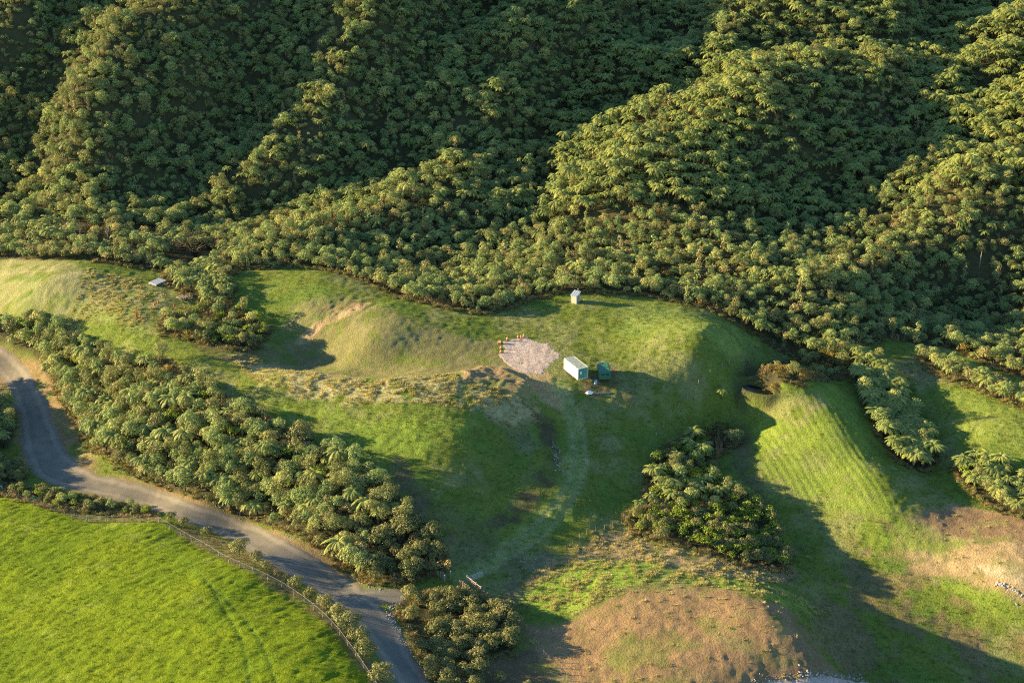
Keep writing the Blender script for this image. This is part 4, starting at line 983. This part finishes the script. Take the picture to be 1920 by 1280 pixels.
for q in range(7):
    x = -w2 - .15 + q * (2 * w2 + .3) / 7; x2 = x + (2 * w2 + .3) / 7 * .96; zz = .04 + (.03 if q % 2 else 0)
    b.face([(x, -d2 - .25, h0 - .25 * sl + zz), (x2, -d2 - .25, h0 - .25 * sl + zz), (x2, d2 + .15, h1 + .15 * sl + zz), (x, d2 + .15, h1 + .15 * sl + zz)])
    b.face([(x, -d2 - .25, h0 - .25 * sl + zz - .05), (x, d2 + .15, h1 + .15 * sl + zz - .05), (x2, d2 + .15, h1 + .15 * sl + zz - .05), (x2, -d2 - .25, h0 - .25 * sl + zz - .05)])
b.build('roof', M_SHEET, t)
b = MB(); b.box((w2 + .03, 0, .95), (.05, .8, 1.8)); dr = b.build('door', M_PALEWOOD, t); b = MB(); b.box((w2 + .07, .3, .95), (.05, .05, .14)); b.build('handle', M_STEEL, dr)
b = MB(); b.tube([(.1, d2 + .12, .4), (.1, d2 + .12, 3.0)], .06, 8); b.tube([(.1, d2 + .12, 3.0), (.1, d2 + .12, 3.12)], [.11, .05], 8); b.build('vent_pipe', M_STEEL, t)

# -------- orange cones and barrels round the gravel pad
def cone(u, v, h, label, grp=None):
    p = spot(u, v, .03); t = empty('traffic_cone', p, 0, label, 'traffic cone', grp)
    b = MB(); b.box((0, 0, .03), (.5, .5, .06)); b.build('base', M_ORANGEP, t)
    b = MB(); b.tube([(0, 0, .06), (0, 0, h * .45)], [.20, .13], 10, cap=False); b.tube([(0, 0, h * .62), (0, 0, h)], [.095, .04], 10); b.build('body', M_ORANGEP, t)
    b = MB(); b.tube([(0, 0, h * .44), (0, 0, h * .63)], [.14, .10], 10, cap=False); b.build('reflective_collar', M_WHITEP, t)
cone(951, 638, 1.05, 'tall orange traffic cone standing alone at the upper edge of the gravel pad')
for u, v, l in ((971.5, 633.5, 'orange cone, first of three in a row nearest the lone tall cone'), (976.5, 634, 'orange cone, middle of the three in a row on the gravel edge'), (981.5, 632.5, 'orange cone, last of three in a row, farthest from the lone cone')): cone(u, v, 0.85 if u < 980 else 1.05, l)
for u, v, l in ((938.5, 654, 'orange and white cone just below the tipped barrel on the gravel edge'), (938.5, 661, 'lowest orange and white cone on the left edge of the gravel pad')): cone(u, v, .85, l)
p = spot(938, 644, .32); b = MB(); b.tube([(-.55, 0, 0), (-.5, 0, 0), (-.2, 0, 0), (-.18, 0, 0), (.18, 0, 0), (.2, 0, 0), (.5, 0, 0), (.55, 0, 0)], [.24, .3, .3, .31, .31, .3, .3, .26], 14)
t = b.build('barrel', M_ORANGEP, None, True, p); tag(t, 'orange barrel lying on its side at the corner of the gravel pad', 'barrel')
b = MB(); b.tube([(-.1, 0, 0), (.1, 0, 0)], .325, 14); b.build('white_band', M_WHITEP, t, True)

# -------- timber and iron stacks on the left hill
def stack_frame(pxs):
    P = [spot(*q) for q in pxs]; o = sum(P, Vector()) / 4; ex = ((P[1] - P[0]) + (P[2] - P[3])) / 2; ey = ((P[3] - P[0]) + (P[2] - P[1])) / 2
    return o, ex, ey
o_, ex, ey = stack_frame([(281, 532), (301, 523), (313, 531), (290, 540)]); rz = math.atan2(ex.y, ex.x); lx, ly = ex.length, ey.length * .9
t = empty('roofing_iron_stack', o_, rz, 'stack of silver-blue roofing iron sheets on the left hill grass', 'iron stack'); tz = 0
for q in range(3):
    b = MB(); b.box((0, -ly / 2 + .35 + q * (ly - .7) / 2, .08), (lx * .96, .14, .2)); b.build('bearer', M_PALEWOOD, t)
for s in range(5):
    b = MB(); nn = 7; off = .12 * (s % 2); zz = .2 + s * .075
    for q in range(nn):
        y = -ly / 2 + off + q * ly / nn; b.box((off * .6, y + ly / nn / 2, zz + (.02 if q % 2 else 0)), (lx - .1 * s, ly / nn * .92, .04))
    b.build('iron_sheet', M_SHEET if s % 2 == 0 else M_STEEL, t)
o_, ex, ey = stack_frame([(331, 558), (352, 550), (363, 556), (341, 566)]); rz = math.atan2(ex.y, ex.x); lx, ly = ex.length, ey.length * .9
t = empty('timber_frame_stack', o_, rz, 'stack of pale slatted timber frames beside the fern clump', 'timber stack')
for s in range(2):
    b = MB(); zz = .12 + s * .22
    for y in (-ly / 2 + .08, 0, ly / 2 - .08): b.box((0, y, zz), (lx, .14, .14))
    b.build('rail', M_PALEWOOD, t)
    b = MB()
    for q in range(6): b.box((-lx / 2 + .12 + q * (lx - .24) / 5, 0, zz + .105), (.16, ly, .06))
    b.build('slat', M_PALEWOOD, t)
# orange safety flags
for u, v, w_, h_, l in ((257, 598, .55, 1.2, 'tall orange mesh flag on a stake, lowest on the left hill'), (290.5, 576, .5, .6, 'orange flag on a stake beside the round bush, nearer the tall flag'), (297.5, 571, .5, .6, 'orange flag on a stake touching the round bush'), (327, 576, .4, .5, 'small orange flag on a stake below the timber frames')):
    p = spot(u, v, -.1); t = empty('marker_flag', p, rng.uniform(-.3, .3), l, 'marker flag')
    b = MB(); b.tube([(0, 0, 0), (0, 0, h_ + .55)], .03, 6); b.build('stake', M_WOOD, t)
    b = MB()
    for q in range(5):
        x0, x1 = -w_ / 2 + q * w_ / 5, -w_ / 2 + (q + 1) * w_ / 5; y0, y1 = -.06 - .07 * math.sin(q * 1.9), -.06 - .07 * math.sin((q + 1) * 1.9)
        b.face([(x0, y0, .45), (x1, y1, .45 + .05 * (q % 2)), (x1, y1, h_ + .45), (x0, y0, h_ + .5)]); b.face([(x0, y0 + .02, .45), (x0, y0 + .02, h_ + .5), (x1, y1 + .02, h_ + .45), (x1, y1 + .02, .45)])
    b.build('flag', M_ORANGEP, t)

# -------- fences
def fence(name, px, label, cat, post_h, post_r, gap, wires, mpost, mwire, batten=0, top=None, rail=None):
    w_ = world_poly(smooth(px, 5)); seg = np.hypot(*np.diff(w_, axis=0).T); cum = np.concatenate([[0], np.cumsum(seg)])
    def loc(s):
        x = float(np.interp(s, cum, w_[:, 0])); y = float(np.interp(s, cum, w_[:, 1])); return Vector((x, y, gz1(x, y)))
    o = loc(0); t = empty(name, o, 0, label, cat); n = max(1, int(round(cum[-1] / gap))); st = [loc(cum[-1] * i / n) for i in range(n + 1)]
    shapes_ = []
    for q in range(3):
        b = MB(); ln = random.uniform(-.06, .06); b.tube([(0, 0, -.3), (ln * .5, .03 * q, post_h * .5), (ln, .02, post_h * (1 + .05 * q))], post_r * (1 + .12 * q), 7); shapes_.append(b.mesh('post', mpost))
    for i, p in enumerate(st): link('post', shapes_[i % 3], t, p - o)
    if batten:
        b = MB(); b.box((0, 0, post_h * .5), (.04, .035, post_h * .92)); bm_ = b.mesh('batten', mpost); m = int(cum[-1] / batten); cnt_ = 0
        for i in range(1, m):
            s = cum[-1] * i / m
            if min(abs(s - cum[-1] * j / n) for j in range(n + 1)) > batten * .4 and cnt_ < 99: bt = link('batten', bm_, t, loc(s) - o); bt.rotation_euler = (0, rng.uniform(-.06, .06), 0); cnt_ += 1
    for z in wires:
        b = MB(); b.tube([p - o + Vector((0, 0, z)) for p in st], .006, 4, cap=False); b.build('wire', mwire, t)
    if rail: b = MB(); b.tube([p - o + Vector((0, 0, rail)) for p in st], .022, 5); b.build('rail', mpost, t)
    return t
W5 = (.25, .5, .75, 1.0)
fence('wire_fence', [(-40, 912), (0, 920), (30, 934), (61, 946), (91, 955), (126, 966), (162, 977)], 'dark-posted wire fence below the planted shrubs at the left edge', 'fence', 1.15, .075, 2.6, W5, M_DARKWOOD, M_WIRE, 0)
fence('batten_fence', [(164, 978), (206, 977), (252, 978), (298, 979)], 'short grey batten fence running level to the fence corner', 'fence', 1.25, .075, 3.2, W5, M_PALEWOOD, M_WIRE, .85, rail=1.22)
fence('batten_fence', [(299, 980), (363, 1016), (433, 1056), (520, 1096), (580, 1136), (627, 1179), (665, 1228), (700, 1280), (712, 1300)], 'long pale batten fence along the bright field beside the road', 'fence', 1.25, .075, 3.2, W5, M_PALEWOOD, M_WIRE, .85, rail=1.22)
fence('wire_fence', [(945, 1128), (965, 1150), (990, 1185), (1015, 1222), (1040, 1250), (1085, 1300)], 'thin pale-posted wire fence running down beside the brown paddock', 'fence', 1.2, .04, 1.7, W5, M_PALEWOOD, M_WIRE, 0)
fence('electric_fence', [(1447, 652), (1435, 657), (1412, 665), (1388, 674), (1367, 685), (1346, 695), (1322, 708), (1310, 722), (1295, 738), (1270, 770), (1258, 786), (1247, 800), (1226, 824), (1207, 850)], 'line of thin pale posts down the green slope above the pond', 'fence', 1.2, .045, 3.4, (.55, .95), M_PALEWOOD, M_WIRE, 0)
fence('wire_fence', [(1060, 1030), (1088, 1010), (1105, 1000), (1140, 990), (1165, 982)], 'low wire fence of short brown posts above the dead grass', 'fence', 1.0, .05, 2.0, (.4, .8), M_WOOD, M_WIRE, 0)
# gateway
def bars(name, p0, p1, h, label, cat, mat, rails, uprights, rad):
    o = p0; t = empty(name, o, 0, label, cat); d = p1 - p0
    b = MB()
    for z in rails: b.tube([Vector((0, 0, z)), d + Vector((0, 0, z))], rad, 7)
    b.build('rail', mat, t)
    b = MB()
    for q in uprights: b.tube([d * q + Vector((0, 0, rails[0] - .02)), d * q + Vector((0, 0, rails[-1] + .02))], rad * 1.1, 7)
    b.build('upright', mat, t); return t
g0, g1 = spot(876, 1092), spot(905, 1082)
bars('farm_gate', g0, g1, 1.1, 'open steel farm gate swung back at the end of the track', 'gate', M_STEEL, (.2, .42, .66, .92, 1.18), (0.01, .5, .99), .035)
g2 = spot(902, 1112); t = empty('timber_rail_fence', g0, 0, 'grey timber rail fence with pale top board beside the open gate', 'fence'); d = g2 - g0; ang = math.atan2(d.y, d.x); L_ = Vector((d.x, d.y)).length
for z, nm, mt in ((1.25, 'top_board', M_PALEWOOD), (.9, 'rail', M_WOOD), (.5, 'rail', M_WOOD)):
    b = MB(); b.tube([Vector((0, 0, z)), d + Vector((0, 0, z))], .10 if z > 1.2 else .06, 4); b.build(nm, mt, t)
b = MB(); b.tube([(0, 0, -.3), (0, 0, 1.5)], .11, 8); pm = b.mesh('post', M_PALEWOOD)
for q in (0, .33, .66, 1): link('post', pm, t, d * q)
fence('timber_wall', [(862, 1098), (870, 1104), (880, 1112)], 'short row of grey upright posts in front of the open gate', 'post wall', 1.3, .11, .42, (), M_WOOD, M_STEEL)
fence('timber_wall', [(822, 1082), (830, 1085), (836, 1086)], 'short row of grey upright posts below the yellow flowering bush', 'post wall', 1.25, .11, .42, (), M_WOOD, M_STEEL)
for u, v, l in ((833.5, 1090, 'white-capped gate post nearer the flax plant'), (845, 1083, 'white-capped gate post standing clear on the grass')):
    p = spot(u, v, -.2); b = MB(); b.tube([(0, 0, 0), (0, 0, 1.65)], .12, 8); t = b.build('gate_post', M_PALEWOOD, None, False, p); tag(t, l, 'gate post'); b = MB(); b.tube([(0, 0, 1.65), (0, 0, 1.72)], [.14, .1], 8); b.build('cap', M_WHITEP, t)
fence('retaining_fence', [(908, 1116), (922, 1124), (936, 1132)], 'broken brown timber fence leading from the rail fence to the shrubs', 'fence', 1.0, .09, .9, (.5, .85), M_WOOD, M_WOOD)
# plant guards along the planted row
for u, v, m, l in ((3, 915, M_GUARD, 'teal plastic plant guard at the very left edge'), (62, 936, M_GUARD, 'teal plastic plant guard beside the rusty shrub, left of the pair'), (75, 940, M_GUARD, 'teal plastic plant guard, right of the pair beside the rusty shrub'), (88, 942, M_GUARD2, 'tall lime plastic plant guard between the teal pair and the orange shrub'), (109, 950, M_GUARD2, 'low green plastic plant guard below the orange shrub')):
    p = spot(u, v, -.05); b = MB(); h_ = 1.2 if u == 88 else .75
    for q in range(3):
        a0, a1 = q * 2.094, (q + 1) * 2.094; r_ = .24
        b.face([(r_ * math.cos(a0), r_ * math.sin(a0), 0), (r_ * math.cos(a1), r_ * math.sin(a1), 0), (r_ * math.cos(a1), r_ * math.sin(a1), h_), (r_ * math.cos(a0), r_ * math.sin(a0), h_)])
    t = b.build('plant_guard', m, None, False, p); tag(t, l, 'plant guard'); b = MB(); b.tube([(.2, 0, 0), (.2, 0, h_ + .2)], .02, 5); b.build('stake', M_WOOD, t)

# -------- single plants that stand out
def one(kd, u, v, s, label, var=0, sc=None, rz=0.0, name=None):
    p = spot(u, v, -.05); o = plant(kd, var % len(KIND[kd]), p, s, rz, label)
    if sc: o.scale = (s * sc[0], s * sc[1], s * sc[2])
    if name: o.name = name
    return o
one('fern', 1352, 748, .85, 'lone tree fern standing on the shaded slope left of the pond', 1)
one('fern', 1612, 690, 1.15, 'tallest tree fern at the head of the right-hand fern strip', 2)
one('fern', 1128, 470, 1.1, 'tree fern standing above the scrub behind the outhouse', 3)
one('column', 1672, 300, 1.3, 'pale column-shaped tree alone in the shaded hillside', 1)
one('column', 1225, 490, 1.3, 'tall narrow tree rising from the forest edge behind the outhouse', 0)
one('column', 1310, 505, 1.2, 'pale narrow tree rising from the scrub right of the outhouse', 1)
one('pale', 440, 318, 1.2, 'pale dead-looking rounded tree on the lower left hillside', 0)
one('small', 312, 562, 1.3, 'round olive bush between the two stacks on left hill', 0, (1, 1, 1.3))
for u, v, s, l in ((66, 928, .9, 'rusty red shrub behind the teal plant guards'), (99, 945, .8, 'orange-brown shrub between the plant guards'), (309, 596, .8, 'rust-red shrub at the edge of the scrub below the flags'), (290, 592, .7, 'small rust-red shrub closest to the tall orange flag')): one('rust', u, v, s, l)
one('flax', 745, 1098, 1.0, 'spiky flax plant under the shrubs beside the gateway', 0)
one('flax', 800, 1190, .9, 'flax plant among the olive shrubs in the plot beside the road', 1)
one('straw', 772, 1135, 1.1, 'pale toetoe clump at the top corner of the shrub plot', 0); one('straw', 800, 1165, 1.2, 'larger pale toetoe clump inside the shrub plot', 1)
for q, (u, v) in enumerate(((1108, 1000), (1146, 990), (1066, 1025), (1030, 1040))): one('straw', u, v, .6, 'dry brown clump above the dead grass fence, %s from the gully' % ('second', 'first', 'third', 'fourth')[q], q % 2)
g_ = leafy('gorse_crown', 300, [((0, 0, .8), (.45, .45, .7)), ((-.9, .3, .7), (.5, .4, .55)), ((-1.9, .9, .6), (.45, .4, .5)), ((.1, -.2, 1.3), (.3, .3, .5))], M_GORSE, .16, 26)
p = spot(840, 1076, .7); o = link('gorse_bush', g_, None, p); o.scale = (1.5, 1.5, 1.5); tag(o, 'yellow flowering gorse bush above the two white-capped gate posts', 'gorse bush')
one('olive', 873, 1135, .6, 'small yellow-green shrub alone below the timber rail fence', 1)
one('olive', 937, 1275, .65, 'lone rounded shrub on the brown soil plot at the bottom edge', 2); one('olive', 990, 1290, .55, 'half-hidden shrub at the bottom edge beside the brown plot fence', 3)
# dark spreading conifer behind the left tree line
p = spot(365, 480, -.1); t = empty('spreading_conifer', p, 0, 'dark wide-spreading conifer behind the left tree line', 'conifer')
bl = []; r_ = np.random.default_rng(9)
for q in range(46):
    a_ = r_.uniform(0, 6.28); rr_ = 5.2 * math.sqrt(r_.random()); bl.append(((rr_ * math.cos(a_), rr_ * math.sin(a_) * .8, 1.2 + 4.6 * (1 - (rr_ / 5.4) ** 1.6) * r_.uniform(.65, 1.05)), (1.1, 1.1, .28)))
t.scale = (1.25, 1.25, 1.35); link('crown', leafy('conifer_crown', 9, bl, M_DARK, .2, 22, jit=.8, asp=.3), t)
b = MB()
for q in range(9): a_ = q * .7; b.tube([(0, 0, -.3), (math.cos(a_) * 1.2, math.sin(a_) * 1.0, 1.8), (math.cos(a_) * 3.6, math.sin(a_) * 2.9, 3.0)], [.25, .16, .06], 6)
b.build('trunk', M_TRUNK, t, True)
# dark conical tree behind the outhouse
p = spot(1102, 500, -.1); t = empty('conical_tree', p, 0, 'dark green conical tree in the forest behind the outhouse', 'tree'); bl = []
for q in range(60):
    h_ = r_.random() ** 1.3; a_ = r_.uniform(0, 6.28); rr_ = 2.7 * (1 - h_) ** .8 * r_.uniform(.6, 1); bl.append(((rr_ * math.cos(a_), rr_ * math.sin(a_), .8 + 5.4 * h_), (.6, .6, .45)))
link('crown', leafy('conical_crown', 19, bl, M_DARK2, .2, 20, asp=.45), t); link('trunk', trunk_mesh('conical_trunk', 5, .2, .04, 0, 3), t)
# bare grey trees and a dead pole
for u, v, l in ((152, 452, 'bare grey branching tree above the left tree line, nearer the photo edge'), (203, 455, 'bare grey forked tree behind the left tree line, nearer the conifer')):
    p = spot(u, v, -.1); t = empty('bare_tree', p, 0, l, 'bare tree'); b = MB(); b.tube([(0, 0, 0), (.1, 0, 2.5), (.05, .1, 4.6)], [.14, .1, .05], 6); b.build('trunk', M_WOOD, t)
    b = MB()
    for q in range(11): a_ = q * 2.4; z = 1.8 + q * .24; b.tube([(.08, 0, z), (.08 + .5 * math.cos(a_), .5 * math.sin(a_), z + .9), (.08 + .65 * math.cos(a_), .65 * math.sin(a_), z + 1.9)], [.05, .035, .015], 5)
    b.build('branch', M_WOOD, t)
p = spot(1836, 502, -.1); b = MB(); b.tube([(0, 0, 0), (.05, 0, 3.5), (.02, 0, 7.0)], [.14, .11, .06], 7); tag(b.build('dead_trunk', M_PALEWOOD, None, True, p), 'bare dead trunk standing upright in the forest at far right', 'dead trunk')
# verge shrubs between the batten fence and the road, one by one
VERGE = [(322,974,.6),(345,985,.6),(361,992,.5),(388,1004,.55),(402,1014,.5),(426,1025,.5),(450,1040,.95),(483,1052,.65),(497,1065,.55),(518,1078,.6),(536,1085,.55),(557,1102,.7),(583,1118,.7),(612,1140,.85),(634,1163,.95),(656,1183,1.05),(676,1204,1.05),(687,1229,1.0),(716,1275,1.0)]
ORD = 'first second third fourth fifth sixth seventh eighth ninth tenth eleventh twelfth thirteenth fourteenth fifteenth sixteenth seventeenth eighteenth nineteenth'.split()
for q, (u, v, s) in enumerate(VERGE):
    kd = 'brown' if q in (2, 4, 5, 9, 10) else 'olive'; one(kd, u, v, s * (1.2 if kd == 'olive' else 1.0), '%s shrub from the fence corner, %s, between batten fence and road' % (ORD[q], 'brown and wispy' if kd == 'brown' else 'rounded and olive'), q, None, q * 1.3)
# rocks: rip-rap beside the road, the track bank and the gravel lot
rk = []
for q in range(4):
    r_ = np.random.default_rng(400 + q); d = r_.normal(size=(14, 3)); d /= np.linalg.norm(d, axis=1)[:, None]; d *= r_.uniform(.7, 1.1, (14, 1)) * np.array([1, .8, .6])
    import bmesh
    bm = bmesh.new(); [bm.verts.new(x) for x in d]; res = bmesh.ops.convex_hull(bm, input=bm.verts[:]); me = bpy.data.meshes.new('rock'); bm.to_mesh(me); bm.free(); me.materials.append(M_ROCK); rk.append(me)
rx, ry, rsz = [], [], []
def strew(px, wid, n_, s0, s1):
    w_ = world_poly(smooth(px, 5)); q = rng.uniform(0, len(w_) - 1.001, n_); i = q.astype(int); f = (q - i)[:, None]; P = w_[i] * (1 - f) + w_[i + 1] * f + rng.normal(0, wid, (n_, 2))
    rx.extend(P[:, 0]); ry.extend(P[:, 1]); rsz.extend(rng.uniform(s0, s1, n_))
strew([(738, 1128), (732, 1145), (738, 1165), (750, 1185)], .45, 150, .08, .24); strew([(640, 1068), (680, 1092), (715, 1108)], .3, 90, .06, .18); strew([(560, 1010), (470, 970), (400, 945)], .35, 110, .05, .15)
strew([(745, 1190), (780, 1235), (808, 1290)], .3, 70, .06, .2); strew([(1040, 830), (1045, 860), (1048, 885)], .5, 60, .08, .25); strew([(980, 1030), (1000, 1045), (960, 1075)], 1.2, 60, .06, .2)
strew([(1500, 1268), (1560, 1268), (1620, 1274)], .5, 120, .1, .32); strew([(1410, 1278), (1450, 1274), (1500, 1270)], .4, 60, .08, .2); strew([(1870, 1095), (1890, 1100), (1915, 1120)], .4, 40, .12, .4); strew([(946, 640), (1046, 652), (1054, 668), (1030, 690), (1000, 704)], .5, 120, .04, .13)
rx, ry = np.array(rx), np.array(ry); mass('rubble', rk, np.stack([rx, ry, Zf(rx, ry) + .02], -1), rng.integers(0, 4, len(rx)), rng.uniform(0, 6.28, len(rx)), np.array(rsz))
